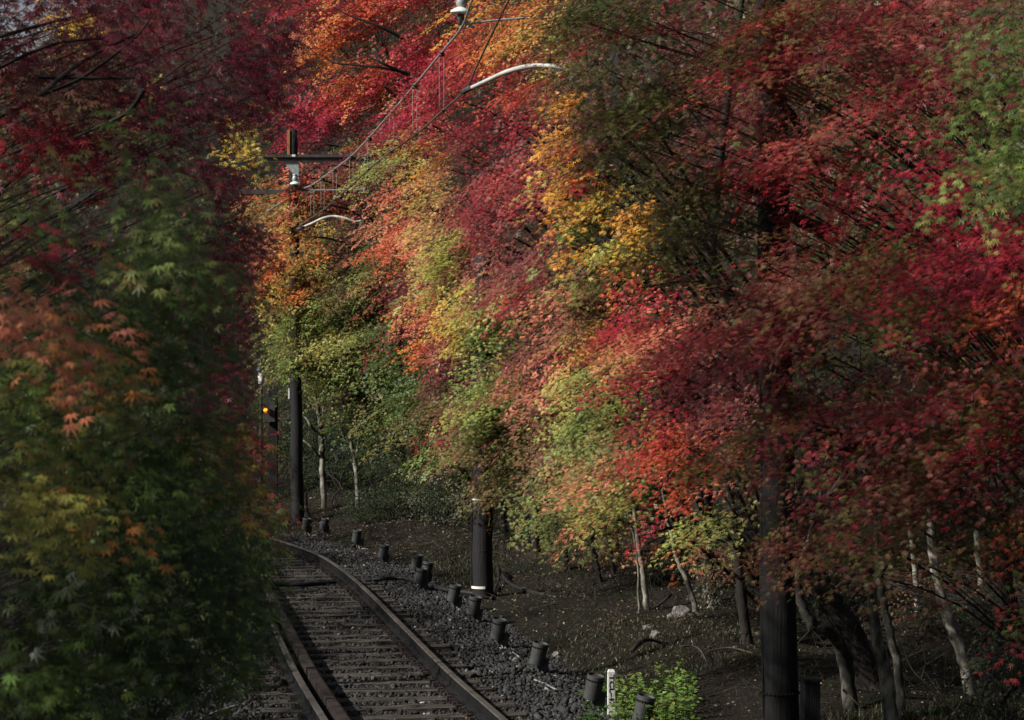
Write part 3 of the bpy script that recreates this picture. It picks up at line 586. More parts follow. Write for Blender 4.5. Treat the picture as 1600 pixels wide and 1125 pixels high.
add_tree('dark crimson maple overhanging the upper left', 'maple_tree', 'tree', (-5.0,10.4,9), [
  (60,60,9,130,70,.5,'wine maroon'),(200,40,9,120,60,.5,'wine maroon'),(330,40,9.4,110,60,.5,'wine maroon crimson'),(110,160,9,120,60,.5,'wine brown'),(230,150,9,110,60,.5,'wine maroon'),
  (340,140,9.4,100,60,.5,'wine maroon'),(410,90,9.8,60,80,.4,'wine maroon'),(100,230,9,120,50,.5,'wine red'),(230,230,9,110,50,.5,'wine maroon'),(290,215,9.4,60,30,.5,'wine crimson'),
  (310,300,9.4,60,50,.5,'wine maroon'),(370,360,9.6,50,50,.4,'wine maroon'),(300,400,9.4,110,50,.5,'wine maroon dkgreen'),(380,430,9.8,40,50,.4,'wine maroon'),(325,500,9.8,55,70,.5,'wine maroon dkgreen'),
  (330,590,10,40,60,.4,'wine maroon'),(325,700,10,55,60,.5,'maroon wine dkgreen'),(180,380,9,100,60,.5,'maroon dkgreen'),(60,130,9.4,140,60,.6,'maroon wine'),(0,0,9.4,160,80,.6,'wine maroon'),
  (250,-10,9.4,240,50,.7,'wine maroon'),(430,20,10,50,50,.4,'wine maroon crimson')],
  LEFT, r0=.15, seed=31, tpl=5, lai=2.3, leafR=.04, spray=(.7,.28),
  exposed=[([(-10,110,8.6),(80,70,8.6),(160,60,8.7)],[.009,.007,.003]),([(60,150,8.6),(130,95,8.6),(220,50,8.7)],[.010,.008,.003]),([(70,145,8.6),(130,120,8.6),(210,60,8.6),(240,20,8.7)],[.010,.008,.005,.003]),
           ([(115,215,8.5),(150,200,8.5),(200,175,8.5),(225,140,8.5)],[.004,.006,.01,.012]),([(-10,60,8.7),(60,40,8.7),(140,20,8.8)],[.009,.007,.003]),([(60,120,8.6),(140,122,8.6),(210,122,8.6)],[.01,.008,.003])])

add_tree('thin red and green maple edging the left of the track view', 'maple_tree', 'tree', (-4.5,14,8), [
  (372,620,13,24,45,.4,'wine red maroon'),(402,715,13,18,35,.5,'wine red olive'),(405,790,13,30,40,.5,'olive green brown'),(425,825,13,24,32,.4,'orred brown red'),(420,870,13,28,30,.4,'olive ygreen green'),
  (375,530,13.4,25,45,.5,'wine maroon olive'),(395,460,13.6,30,45,.5,'wine maroon crimson'),(400,390,13.8,25,40,.5,'wine brown'),(400,940,13,28,28,.4,'green dkgreen'),(380,880,13,50,60,.5,'green dkgreen'),
  (330,640,13.2,45,90,.6,'wine maroon'),(350,800,13.2,60,80,.6,'dkgreen maroon'),(375,1010,12.6,30,40,.5,'dkgreen green'),
  (350,470,13.6,60,90,.6,'maroon wine'),(330,930,13,70,70,.6,'dkgreen'),(350,290,14,40,50,.5,'wine maroon'),(430,60,14.4,50,80,.6,'wine crimson maroon'),(395,150,14.4,35,50,.5,'wine maroon')],
  LEFT, r0=.13, seed=32, tpl=5, lai=2.4, spray=(.6,.22))

add_tree('small yellow maple peeping between the crimson branches', 'maple_tree', 'tree', (-6.6,20.5,8.5), [
  (360,220,19,45,24,.5,'yellow ygreen orange'),(400,240,19,30,24,.4,'olive ygreen'),(110,40,19,40,60,.5,'yellow brown'),(250,170,19,60,20,.5,'olive ygreen yellow'),(395,190,19,25,14,.3,'yellow ygreen'),(60,200,19.5,200,120,.9,'brown olive'),(200,60,20,240,100,.9,'maroon brown')],
  LEFT, r0=.12, seed=33, tpl=5, lai=1.6)

# unseen trees added outside and at the left of the frame to cast shade
def added_shade_tree(x, y, h, rx, rz, seed, pal, label, lai=1.5):
    # expressed through P-space for reuse
    Y = y; px = CX+x/Y*F; zc = h-rz
    py = HZ-(zc-CAMZ)/Y*F
    add_tree(label, 'maple_tree', 'tree', (x, y, h-.4), [(px, py, Y, rx/Y*F, rz/Y*F, rx, pal)], LEFT, r0=.16, seed=seed, tpl=3, leafR=.085, lai=lai, twigs=False, group='maples added for shade on the left bank outside the picture', spray=(1.3,.5))
hl = 'tall unseen dark green maple added for shade on the left bank beyond the edge of the picture'
k = 0
for (x,y,h,rx,rz) in [(-5.8,4,11,2.6,4),(-6.3,9,13,2.8,5),(-7.4,12.6,13.5,2.6,5),(-8.6,17.8,5.4,2.0,2.2),(-4.5,-1.5,10,2.6,4.2),(-7.8,22.5,5.7,2.1,2.3),(-8.0,26.5,5.6,2.3,2.4),(-8.8,31,5.9,2.4,2.5),(-9.8,35.5,5.9,2.4,2.4),(-11.4,40,6.6,2.4,2.6),(-13.6,44.5,7.9,2.4,3.0),(-13.2,51,8.5,2.4,3.2),(-15.5,57,9.5,2.8,3.6)]:
    if y < 1: continue
    added_shade_tree(x,y,h,rx,rz,100+k,'dkgreen olive maroon',hl,2.4); k += 1

for k,(x,y,h,rx,rz) in enumerate([(8.6,15.5,10,2.4,3),(8.2,21,9.5,2.6,2.8),(7.6,27,9,2.8,2.6),(6.4,33,9,2.8,2.6),(4.6,40,9.5,2.6,2.8),(2.6,47,10,2.6,3),(10.5,30,11,2.8,3.4)]):  # extra canopy added to block the sky above the right bank
    Y=y; add_tree('dark broad maple added as shade canopy behind the front row on the right', 'maple_tree', 'tree', (x,y,h-1.5), [(CX+x/Y*F, HZ-(h-rz+float(gz(x,y))*.6-CAMZ)/Y*F, Y, rx/Y*F, rz/Y*F, rx, 'dkgreen brown maroon')], RIGHT, r0=.12, seed=150+k, tpl=3, leafR=.075, lai=2.2, twigs=False, group='dark maples added for shade in the right hand wood', spray=(1.1,.45))
# ------------------------------------------------------------------ slender pale trunks under the canopy
def thin_tree(label, pts, w, barkm='palebark', branches=(), seed=0, extend=True):
    """pts: pixel points foot->up with Y; w: pixel widths"""
    R = np.random.default_rng(seed)
    pp = [P(*q) for q in pts]; Y = pts[0][2]
    pp[0].z = min(pp[0].z, float(gz(pp[0].x, pp[0].y))-.05) if True else pp[0].z
    g0 = float(gz(pp[0].x, pp[0].y)); 
    if pp[0].z > g0-.05: pp[0].z = g0-.08
    rad = [x/2/F*Y for x in w]
    if extend:
        d = (pp[-1]-pp[-2]).normalized(); pp.append(pp[-1]+Vector((d.x*.5+R.normal()*.1, R.normal()*.1, .6))); rad.append(rad[-1]*.4)
    root = tag(empty('slender_tree', (pp[0].x, pp[0].y, g0)), label, 'tree', 'slender trees under the maples')
    off = Matrix.Translation(-root.location)
    sp = smoothpath(pp, 6); rr_ = lerpl(rad, len(sp)); rr_[0] *= 1.3
    rr_ = [r*(1+R.normal()*.06) for r in rr_]
    mb = MB(); mb.tube([p+Vector((R.normal()*.006,0,0)) for p in sp], rr_, 10)
    o = mb.build('trunk', M[barkm], smooth=True); o.parent = root; o.matrix_parent_inverse = off
    for bp_, bw in branches:
        mb = MB(); q = smoothpath([P(*a) for a in bp_], 5); mb.tube(q, lerpl([x/2/F*Y for x in bw], len(q)), 6)
        o = mb.build('branch', M[barkm], smooth=True); o.parent = root; o.matrix_parent_inverse = off
    mb = MB()
    top = sp[-1]
    for k in range(4 if extend else 0):
        e = top+Vector((R.normal()*.5, R.normal()*.4, .5+R.random()*.5)); mb.tube([top, (top+e)/2+Vector((R.normal()*.08,0,.1)), e], [rad[-1],rad[-1]*.6,rad[-1]*.2], 5)
    if mb.v:
        o = mb.build('branches', M[barkm]); o.parent = root; o.matrix_parent_inverse = off
    return root
thin_tree('pale mottled trunk right of the timber pole, brightest of the near trunks', [(1398,1130,18.2),(1385,1060,18.2),(1368,985,18.2),(1360,900,18.2),(1358,830,18.2)], [25,22,18,16,14], seed=1)
thin_tree('thin pale trunk standing just right of the brightest one', [(1410,1105,18.9),(1404,1050,18.9),(1390,985,18.9),(1378,930,18.9),(1372,880,18.9)], [15,14,13,12,10], 'midbark', seed=2)
thin_tree('crooked mottled trunk bending left behind the timber pole', [(1330,1095,19.6),(1322,1040,19.6),(1300,990,19.4),(1270,975,19.3),(1254,945,19.3),(1248,900,19.3)], [26,24,20,18,15,13], 'midbark', seed=3)
thin_tree('thick dark trunk leaning left in the gloom', [(1365,1080,20.6),(1335,1010,20.6),(1300,950,20.6),(1275,900,20.6)], [60,50,42,36], 'bark', seed=4)
thin_tree('pale flaking trunk leaning left near the lower right corner', [(1520,1100,20.4),(1505,1030,20.4),(1480,960,20.4),(1462,890,20.4),(1452,800,20.4)], [19,18,20,17,14], seed=5)
thin_tree('narrow grey trunk in the middle of the dark right bank', [(1432,960,25),(1430,900,25),(1424,840,25),(1420,790,25)], [9,9,8,7], seed=6)
thin_tree('bright pale trunk rising into red leaves at the right edge', [(1535,900,25),(1528,850,25),(1522,790,25)], [12,11,10], seed=7)
thin_tree('slim curved trunk at the far right edge', [(1570,930,25.5),(1562,880,25.5),(1550,830,25.5),(1544,790,25.5)], [9,8,8,7], seed=8)
thin_tree('twiggy sapling stem beside the slim curved trunk', [(1576,900,25.8),(1570,850,25.8),(1563,800,25.8)], [4,4,3], seed=81)
thin_tree('short pale stem under the green skirt above the mound', [(1011,935,29),(1006,900,29),(998,860,29),(994,820,29)], [10,9,8,6], seed=9)
thin_tree('twig thin stem left of the short pale stem', [(999,938,28.8),(997,905,28.8),(994,860,28.8)], [4,3,3], seed=10)
thin_tree('grey stem leaning left above the mossy mound', [(1092,948,27.6),(1075,910,27.6),(1060,880,27.6),(1050,840,27.6)], [10,8,7,6], seed=12)
thin_tree('faint dark stem between second pole and pale stem', [(938,900,32),(930,870,32),(922,830,32)], [9,8,7], 'bark', seed=13)
thin_tree('pale branching tree right of the far pole', [(507,795,50),(503,720,50),(502,680,50),(497,640,50),(487,600,50)], [10,9,8,7,5], branches=[([(500,678,50),(487,668,49.8),(480,655,49.8),(472,650,49.8)],[6,5,4,3]),([(500,715,50),(488,700,49.8),(474,688,49.8)],[5,4,3]),([(501,690,50),(504,650,50),(506,630,50)],[4,3,2])], seed=14)
thin_tree('short mottled tree in the dark bushes beyond the bend', [(560,790,49),(557,740,49),(550,700,49),(546,660,49)], [8,7,6,4], branches=[([(556,720,49),(560,690,49),(562,655,49)],[4,3,2])], seed=15)
thin_tree('slim dark stem leaning behind the mound', [(960,885,33),(952,850,33),(945,820,33)], [7,6,5], 'bark', seed=16)
for k, (px, py, Y, dx, w) in enumerate([(1170,1000,24,-14,18),(1262,930,27,-20,16),(1480,930,30,-12,18),(1345,930,29,-16,14),(840,880,36,-6,14),(885,880,34,-8,12),(1120,960,29,-16,12),(1590,980,22,-20,26),(700,815,47,-6,10),(650,800,50,-4,10),(790,850,40,-6,12)]):
    thin_tree('dark trunk barely visible in the shade of the wood', [(px,py,Y),(px+dx,py-90,Y),(px+dx*1.6,py-190,Y)], [w,w*.9,w*.7], 'bark', seed=40+k)

# ------------------------------------------------------------------ shrubs and undergrowth
def shrub(label, blobs, seed, material='glossleaf', leafR=.05, name='shrub', tpl='ovate', lai=2.2, outward=(-.4,-.7,.3)):
    px, py, Y = blobs[0][:3]; p = P(px, py, Y)
    bl = blobs
    return add_tree(label, name, 'shrub', (p.x, p.y+.2, .9), bl, outward, r0=.03, seed=seed, tpl=tpl, leafR=leafR, lai=lai, material=material, spray=(.5,.25), barkm='twig')
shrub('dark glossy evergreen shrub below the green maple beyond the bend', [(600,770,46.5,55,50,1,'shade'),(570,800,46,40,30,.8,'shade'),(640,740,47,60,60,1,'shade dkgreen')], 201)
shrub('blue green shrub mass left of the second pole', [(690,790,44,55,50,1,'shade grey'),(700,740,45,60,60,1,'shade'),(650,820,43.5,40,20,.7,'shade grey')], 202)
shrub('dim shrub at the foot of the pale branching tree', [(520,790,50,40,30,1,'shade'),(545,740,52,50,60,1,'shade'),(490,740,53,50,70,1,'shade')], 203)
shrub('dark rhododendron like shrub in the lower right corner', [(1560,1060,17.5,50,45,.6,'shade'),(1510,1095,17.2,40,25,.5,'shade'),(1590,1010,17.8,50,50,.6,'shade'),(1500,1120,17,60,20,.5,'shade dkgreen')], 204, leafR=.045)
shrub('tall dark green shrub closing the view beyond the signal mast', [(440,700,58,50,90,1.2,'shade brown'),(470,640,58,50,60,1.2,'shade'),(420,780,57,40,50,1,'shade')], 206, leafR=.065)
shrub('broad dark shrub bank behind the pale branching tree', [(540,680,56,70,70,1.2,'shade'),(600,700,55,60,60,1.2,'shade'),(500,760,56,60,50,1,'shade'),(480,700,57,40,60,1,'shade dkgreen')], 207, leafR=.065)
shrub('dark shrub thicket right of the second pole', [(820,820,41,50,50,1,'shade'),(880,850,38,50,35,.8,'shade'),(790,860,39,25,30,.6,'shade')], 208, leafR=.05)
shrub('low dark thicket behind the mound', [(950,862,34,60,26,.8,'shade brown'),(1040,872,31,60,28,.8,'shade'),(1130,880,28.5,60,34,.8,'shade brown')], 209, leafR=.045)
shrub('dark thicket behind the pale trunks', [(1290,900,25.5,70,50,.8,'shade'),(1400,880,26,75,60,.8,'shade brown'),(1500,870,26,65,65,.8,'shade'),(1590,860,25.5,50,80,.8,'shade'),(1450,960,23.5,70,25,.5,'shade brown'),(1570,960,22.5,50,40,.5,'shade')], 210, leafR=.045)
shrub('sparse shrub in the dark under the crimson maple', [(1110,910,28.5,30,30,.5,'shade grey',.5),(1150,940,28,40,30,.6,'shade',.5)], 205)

# dark wood on the banks : stuff
def wood():
    n = 110000; R = np.random.default_rng(77)
    zone = R.random(n)
    X = np.where(zone<.5, R.uniform(-28,30,n), R.uniform(2,20,n)); Y = np.where(zone<.5, R.uniform(63,82,n), R.uniform(20,62,n))
    s = X-np.interp(Y, ys, xs); ok = (s>6.2)|(Y>62)
    X=X[ok];Y=Y[ok]; n=len(X)
    h = R.random(n)**.8*np.where(Y>62, 17, 9); z = gz(X,Y)+h+.1
    clump = np.sin(X*1.3+h)*np.sin(h*1.1+Y)+np.sin(X*.5+2)*.6
    ok = clump+R.normal(0,.5,n) > -.25; X=X[ok];Y=Y[ok];z=z[ok];n=len(X); h=h[ok]
    c1 = PAL['dkgreen']; c2 = PAL['brown']*.6; c3 = PAL['wine']*.8
    w = (np.sin(X*.6)*np.sin(Y*.4+z*.5)*.5+.5)[:,None]; col = (c1*(1-w)+c2*w)*np.exp(R.normal(0,.3,(n,1)))
    q = R.random(n)<.18; col[q] = c3
    return leaves('woodland', np.stack([X,Y,z],1), R.normal(size=(n,3)), R.normal(size=(n,3))+np.array([-.3,-.5,.6]), .17*(.6+.8*R.random(n)), col, 3, M['leaf'])
tag(wood(), 'dark mixed woodland massed on the slope behind the maples', 'woodland', kind='stuff')

# brushwood : thin bare twigs and dead grass on the right bank
def brush():
    R = np.random.default_rng(9); mb = MB()
    for k in range(3200):
        Y = R.uniform(17,48); s = R.uniform(2.6,9) if R.random()<.8 else R.uniform(1.8,3)
        X = railx(Y)+s; z = float(gz(X,Y)); h = R.uniform(.15,.9)*(1 if s>3.2 else .35)
        a = Vector((X,Y,z-.02)); d = Vector((R.normal()*.5,R.normal()*.4,1)).normalized()*h
        c = a+d; m_ = (a+c)/2+Vector((R.normal()*.06,R.normal()*.06,0)); r_ = R.uniform(.0015,.004)*(Y/22)
        mb.tube([a,m_,c],[r_,r_*.8,r_*.4],3,cap=False)
        if R.random()<.5:
            e = m_+Vector((R.normal()*.2,R.normal()*.2,.2*R.random()+.05)); mb.tube([m_,e],[r_*.6,r_*.3],3,cap=False)
    return mb.build('brushwood', M['deadtwig'])
M['deadtwig'] = mat('dead_twig', [(.3,(.025,.021,.017)),(.7,(.09,.078,.062))], 3, rough=.9, bump=0)
tag(brush(), 'tangle of thin dead twigs and stalks on the shaded bank', 'brushwood', kind='stuff')

# leaf litter
def ballast_litter():
    R = np.random.default_rng(15); n = 900
    Y = 15+R.random(n)*30; s = R.uniform(-3,1.5,n); X = np.interp(Y, RY, RX)+s
    cols = np.array([(.2,.13,.06),(.25,.06,.04),(.3,.18,.06),(.09,.06,.04),(.22,.19,.14)])
    c = cols[R.choice(5,n,p=[.3,.2,.1,.3,.1])]*np.exp(R.normal(0,.3,(n,1)))
    return leaves('fallen_leaves', np.stack([X,Y,-.135+R.random(n)*.01],1), R.normal(size=(n,3))*np.array([1,1,.3]), np.array([0,0,1.])+R.normal(0,.4,(n,3)), .028*(.6+.7*R.random(n)), c, 5, M['leaf'])
tag(ballast_litter(), 'few fallen maple leaves strewn over the ballast and sleepers', 'leaf litter', kind='stuff')
def litter():
    R = np.random.default_rng(5); n = 46000
    Y = 15+R.random(n)**1.2*38; s = 1.15+R.random(n)**.8*8
    X = np.interp(Y, RY, RX)+s; z = gz(X,Y)+.012+R.random(n)*.02
    z = np.where(s<1.75, np.maximum(z,-.17), z)
    cols = np.array([(.14,.105,.065),(.08,.06,.038),(.24,.19,.125),(.06,.05,.033),(.32,.27,.19),(.17,.06,.035)])
    c = cols[R.choice(6,n,p=[.3,.3,.12,.2,.05,.03])]*np.exp(R.normal(0,.25,(n,1)))
    nr = np.array([0,0,1.])+R.normal(0,.45,(n,3))
    return leaves('fallen_leaves', np.stack([X,Y,z],1), R.normal(size=(n,3))*np.array([1,1,.25]), nr, .03*(.6+.8*R.random(n))*np.clip(Y/25,.9,1.6), c, 'ovate', M['leaf'])
tag(litter(), 'brown fallen leaves scattered over the bank beside the ballast', 'leaf litter', kind='stuff')
def blades(name, cx, cy, rx, ry, n, hh, cols, seed, wid=.006):
    R = np.random.default_rng(seed)
    a = R.random(n)*2*PI; r = R.random(n)**.6
    X = cx+np.cos(a)*r*rx; Y = cy+np.sin(a)*r*ry; z = gz(X,Y)-.01
    tip = np.stack([R.normal(0,.45,n),R.normal(0,.45,n),np.ones(n)],1)
    pos = np.stack([X,Y,z],1)+tip*.3*hh
    c = np.array(cols)[R.integers(0,len(cols),n)]*np.exp(R.normal(0,.2,(n,1)))
    T = TPL['ovate'][0].copy(); T[:,1] *= wid/(.28*hh); TPL['blade'] = (T, TPL['ovate'][1])
    return leaves(name, pos, tip, R.normal(size=(n,3)), hh*(.5+.8*R.random(n)), c, 'blade', M['leaf'])
G = [(.03,.04,.015),(.022,.034,.012),(.05,.045,.026),(.08,.066,.042)]
tag(blades('grass', 2.9, 18.3, 1.3, 1.0, 3200, .16, G, 61), 'dry and green grass at the foot of the pale trunks', 'grass', kind='stuff')
tag(blades('grass', 1.4, 24.5, 1.6, 2.6, 4200, .055, [tuple(1.25*a for a in g_) for g_ in G], 62), 'short mossy grass on the mound right of the lamps', 'grass', kind='stuff')
tag(blades('grass', -.9, 36.5, .9, 3.4, 2600, .08, G[:3], 63), 'low green grass beside the second pole', 'grass', kind='stuff')

# weeds around the marker post
def weeds():
    R = np.random.default_rng(21); st = MB(); POS=[];TIP=[];NR=[];C=[];S=[]
    for k in range(190):
        t = R.random(); px = R.uniform(905,1085); base = 1075+R.random()*70
        if px < 960: base -= 12
        Y = 3500*(CAMZ+.08)/(base-HZ); X = (px-CX)/F*Y
        if 940 < px < 965 and Y < 20.6: continue
        z = float(gz(X,Y)); h = R.uniform(.1,.34)*(1.1 if px > 960 else .7)
        lean = Vector((R.normal()*.18,R.normal()*.18,1)); tp_ = Vector((X,Y,z))+lean*h
        st.tube([(X,Y,z-.02), tuple(tp_)], [.004,.002], 3, cap=False)
        sh = R.random(); nl = int(6+h*34)
        for j in range(nl):
            f = .2+.8*R.random(); a = R.random()*2*PI
            p = Vector((X,Y,z))+lean*h*f; d = Vector((math.cos(a),math.sin(a),.15+R.normal()*.3))
            POS.append(tuple(p+d*.03)); TIP.append(tuple(d)); NR.append((R.normal()*.4,R.normal()*.4-.3,1))
            base_c = np.array((.13,.22,.05)) if px > 955 else np.array((.05,.11,.03))
            C.append(base_c*math.exp(R.normal()*.25)*np.array([1+.6*(R.random()<.2),1.,1.])); S.append(.032+R.random()*.04)
    o = leaves('weeds', np.array(POS),np.array(TIP),np.array(NR),np.array(S),np.array(C),'ovate',M['leaf'])
    tag(o, 'patch of fresh green leafy weeds around the white marker post', 'weeds', kind='stuff')
    o2 = st.build('stems', M['stem']); o2.parent = o; o2['kind'] = 'stuff'
M['stem'] = mat('green_stem', [(.3,(.06,.09,.03)),(.7,(.12,.16,.05))], 5, bump=0)
weeds()
def fern(label, px, py, Y, n, L, col, seed):
    R = np.random.default_rng(seed); p0 = P(px,py,Y); p0.z = float(gz(p0.x,p0.y))
    root = tag(empty('fern', p0), label, 'fern'); off = Matrix.Translation(-p0)
    for k in range(n):
        a = 2*PI*k/n+R.normal()*.3; d = Vector((math.cos(a),math.sin(a)*.8,0)); POS=[];TIP=[];NR=[];S=[]
        mb_ = None
        for j in range(16):
            t = (j+1)/16; c = p0+d*L*t+Vector((0,0,L*(.95*t-.75*t*t)))
            for sd in (-1,1):
                sv = Vector((-d.y,d.x,0))*sd; l = L*.26*math.sin(PI*min(1,.15+t*.85))+.008
                POS.append(tuple(c+sv*l*.4)); TIP.append(tuple(sv+d*.35)); NR.append((0,0,1)); S.append(l)
        C = np.array([col]*len(POS))*np.exp(R.normal(0,.15,(len(POS),1)))
        o = leaves('frond', np.array(POS),np.array(TIP),np.array(NR),np.array(S),C,'ovate',M['leaf']); o.parent = root; o.matrix_parent_inverse = off
fern('yellowing fern right of the bright pale trunk', 1420,1100,17.4,7,.22,(.3,.32,.06),1)
fern('small orange green fern between short post and pale trunk', 1345,1105,17.6,6,.2,(.2,.16,.05),2)
fern('pale fern at the left foot of the timber pole', 1165,1115,18.2,7,.22,(.3,.3,.1),3)
fern('green fern at the lower right near the leaning trunk', 1462,1085,18.6,6,.2,(.06,.15,.05),4)
fern('small fern on the dark soil right of the weeds', 1120,1090,19.6,6,.16,(.16,.2,.06),5)

# fallen branches and rocks
def branch(label, pts, w, m_='deadtwig', cat='branch', name='fallen_branch'):
    pp = [P(*q) for q in pts]
    for p in pp: p.z = max(p.z, float(gz(p.x,p.y))+.01)
    pp = smoothpath(pp, 6); root = MB(); root.tube(pp, lerpl([x/2/F*pts[0][2] for x in w], len(pp)), 7)
    return tag(root.build(name, M[m_], smooth=True, origin=pp[0]), label, cat)
branch('thin pale branch rising from the ground by the leaning trunk', [(1500,1118,18),(1455,1075,18),(1425,1045,18),(1412,1010,18)], [5,4,3,2])
branch('forked pale twig crossing the thin pale branch', [(1440,1060,18),(1446,1035,18),(1440,1005,18)], [3,2,1])
branch('dark crooked root lying across the mossy mound', [(985,1018,24),(1010,1000,24),(1040,1005,24.2),(1060,1008,24.2)], [7,6,4,3], 'bark', 'root', 'tree_root')
branch('dark branch lying on the ground behind the mound', [(985,960,29),(1020,950,29),(1050,928,29)], [5,6,4], 'bark')
branch('bent twig on the bank right of the mound', [(1065,1010,23),(1090,1012,23),(1105,1035,22.4)], [3,3,2])
branch('long twig trailing over the right bank', [(1105,1018,23.4),(1140,1012,23.4),(1175,1030,23)], [3,3,2])
branch('pale twig on the dry grass beside the short post', [(1318,1078,18),(1330,1090,17.8),(1342,1102,17.6)], [4,3,2])
branch('slim rod lying on ballast under the left foliage', [(315,1122,17.5),(340,1112,17.8),(368,1103,18)], [4,4,4], 'palewire', 'rod', 'metal_rod')
branch('white root curling at the foot of the far pole', [(479,766,47),(480,795,47),(486,808,47),(494,810,47)], [3,3,3,2], 'palebark', 'root', 'tree_root')
def rock(label, px, py, Y, w, h, seed):
    R = np.random.default_rng(seed); bm = bmesh.new(); bmesh.ops.create_icosphere(bm, subdivisions=3, radius=1)
    p = P(px,py,Y); sx = w/2/F*Y; sz = h/2/F*Y
    for v_ in bm.verts:
        nn = noise.noise(v_.co*1.3+Vector((seed,0,0)))*.5+noise.noise(v_.co*3.5)*.2; v_.co *= 1+nn
        v_.co = Vector((v_.co.x*sx, v_.co.y*sx*.8, v_.co.z*sz*1.3))
    me = bpy.data.meshes.new('rock'); bm.to_mesh(me); bm.free(); me.materials.append(M['rock'])
    o = bpy.data.objects.new('rock', me); o.location = (p.x,p.y,float(gz(p.x,p.y))+sz*.4); COL.objects.link(o); return tag(o, label, 'rock')
rock('pale flat stone on the mound left of the dark root', 1012,975,25.5,16,8,3)
rock('rounded grey stone behind the dark root on the mound', 1024,1002,24.6,17,11,4)
rock('mossy stone at the crest of the mound', 1062,945,27.5,34,22,8)
rock('small white stone between cable loop and weeds', 905,1030,22,8,6,5)
rock('buried brown stone on the dark bank', 870,985,25,14,8,6)

# ------------------------------------------------------------------ poles
def band(mb, c, r, h): mb.lathe(c-Vector((0,0,h/2)), (0,0,1), [(0,r),(0,r+.004),(h,r+.004),(h,r)], 24)
def pole(label, px, pbase, ptop_z, Y, r0, r1, lean=0, name='utility_pole', square=False):
    b0 = P(px, pbase, Y); b0.z = float(gz(b0.x,b0.y))-.15; top = Vector((b0.x+lean, b0.y, ptop_z))
    root = tag(empty(name, (b0.x,b0.y,b0.z+.15)), label, 'utility pole'); off = Matrix.Translation(-root.location)
    mb = MB(); N = 26; pts = [b0.lerp(top, i/N)+Vector((.008*math.sin(i*1.1),0,0)) for i in range(N+1)]
    mb.tube(pts, [r0+(r1-r0)*i/N+.003*math.sin(i*2.3) for i in range(N+1)], 20)
    o = mb.build('shaft', M['timber'], smooth=True); o.parent = root; o.matrix_parent_inverse = off
    def at(py):
        z = CAMZ+(HZ-py)/F*Y; t = (z-b0.z)/(top.z-b0.z); return b0.lerp(top,t), r0+(r1-r0)*t
    def part(name_, mb_, m_, smooth=False):
        o = mb_.build(name_, M[m_], smooth=smooth); o.parent = root; o.matrix_parent_inverse = off; return o
    return root, at, part
root, at, part = pole('thick black timber pole nearest on the right, half hidden by red leaves', 1220, 1150, 9.6, 17.8, .15, .098, -.13)
c, r = at(1083); mb = MB()
for k in range(30):   # twisted wire band
    a = 2*PI*k/30; p1 = c+Vector((math.cos(a),math.sin(a),0))*(r+.008); a2 = a+.16
    p2 = c+Vector((math.cos(a2),math.sin(a2),0))*(r+.008)+Vector((0,0,.014)); mb.tube([p1,p2],.006,5)
part('wire_band', mb, 'rust')
mb = MB(); c, r = at(600); c2, r2_ = at(1120); mb.tube([c+Vector((-r*.94,-r*.34,0)), c2+Vector((-r2_*.94,-r2_*.34,0))], .008, 6); part('cable', mb, 'cable')
root, at, part = pole('black timber pole in the middle with white bands at its foot', 754, 925, CAMZ+(HZ-400)/F*31.5, 31.5, .148, .12, 0)
for py, hh in ((780,.02),(917,.035)):
    c, r = at(py); mb = MB(); n_ = 10
    vs=[];fs=[]
    for k in range(n_+1):
        a = PI+.05+k/n_*PI*.56
        for zz in (-hh/2,hh/2):
            for q in (r+.003,r+.012): vs.append(c+Vector((math.cos(a)*q,math.sin(a)*q,zz)))
    for k in range(n_):
        b_=k*4; fs += [(b_+1,b_+5,b_+7,b_+3),(b_,b_+2,b_+6,b_+4),(b_+2,b_+3,b_+7,b_+6),(b_,b_+4,b_+5,b_+1)]
    mb.add(vs,fs); part('white_band', mb, 'white')
c, r = at(859); mb = MB(); band(mb, c, r, .025); part('wire_band', mb, 'rust')
mb = MB(); c, r = at(730); c2, r2_ = at(915); mb.tube([c+Vector((-r-.01,-.03,0)), c2+Vector((-r-.02,-.03,0))], .011, 6); part('conduit', mb, 'galv' if False else 'cable')
root, at, part = pole('slim black timber pole far off at the bend, holding the cross beam', 465, 825, CAMZ+(HZ-203)/F*46.9, 46.9, .14, .09, -.1)
c, r = at(615); mb = MB(); mb.box(c+Vector((-r-.02,-.05,0)), (.03,.03,.22)); part('white_plate', mb, 'white')
mb = MB(); a_,ra = at(204); b_,rb = at(243); mb.box((a_+b_)/2+Vector((-.085,-.09,0)),(.055,.04,(a_-b_).length)); part('sunlit_edge_strip', mb, 'sunlitedge')  # orange strip added as the sunlit left edge of the pole top
# small square post
p = P(1266,1140,17.5); gz0 = float(gz(p.x,p.y)); topz = CAMZ+(HZ-1064)/F*17.5
mb = MB(); hh = topz-gz0+.3; mb.box((p.x,p.y,topz-hh/2), (.125,.125,hh), Matrix.Rotation(.15,3,'Z'))
root = tag(empty('short_post', (p.x,p.y,gz0)), 'short square dark post standing against the nearest timber pole', 'post'); off = Matrix.Translation(-root.location)
o = mb.build('shaft', M['timber']); o.parent = root; o.matrix_parent_inverse = off
mb = MB(); mb.box((p.x,p.y,topz+.012), (.15,.15,.022), Matrix.Rotation(.15,3,'Z')); o = mb.build('cap', M['timber']); o.parent = root; o.matrix_parent_inverse = off

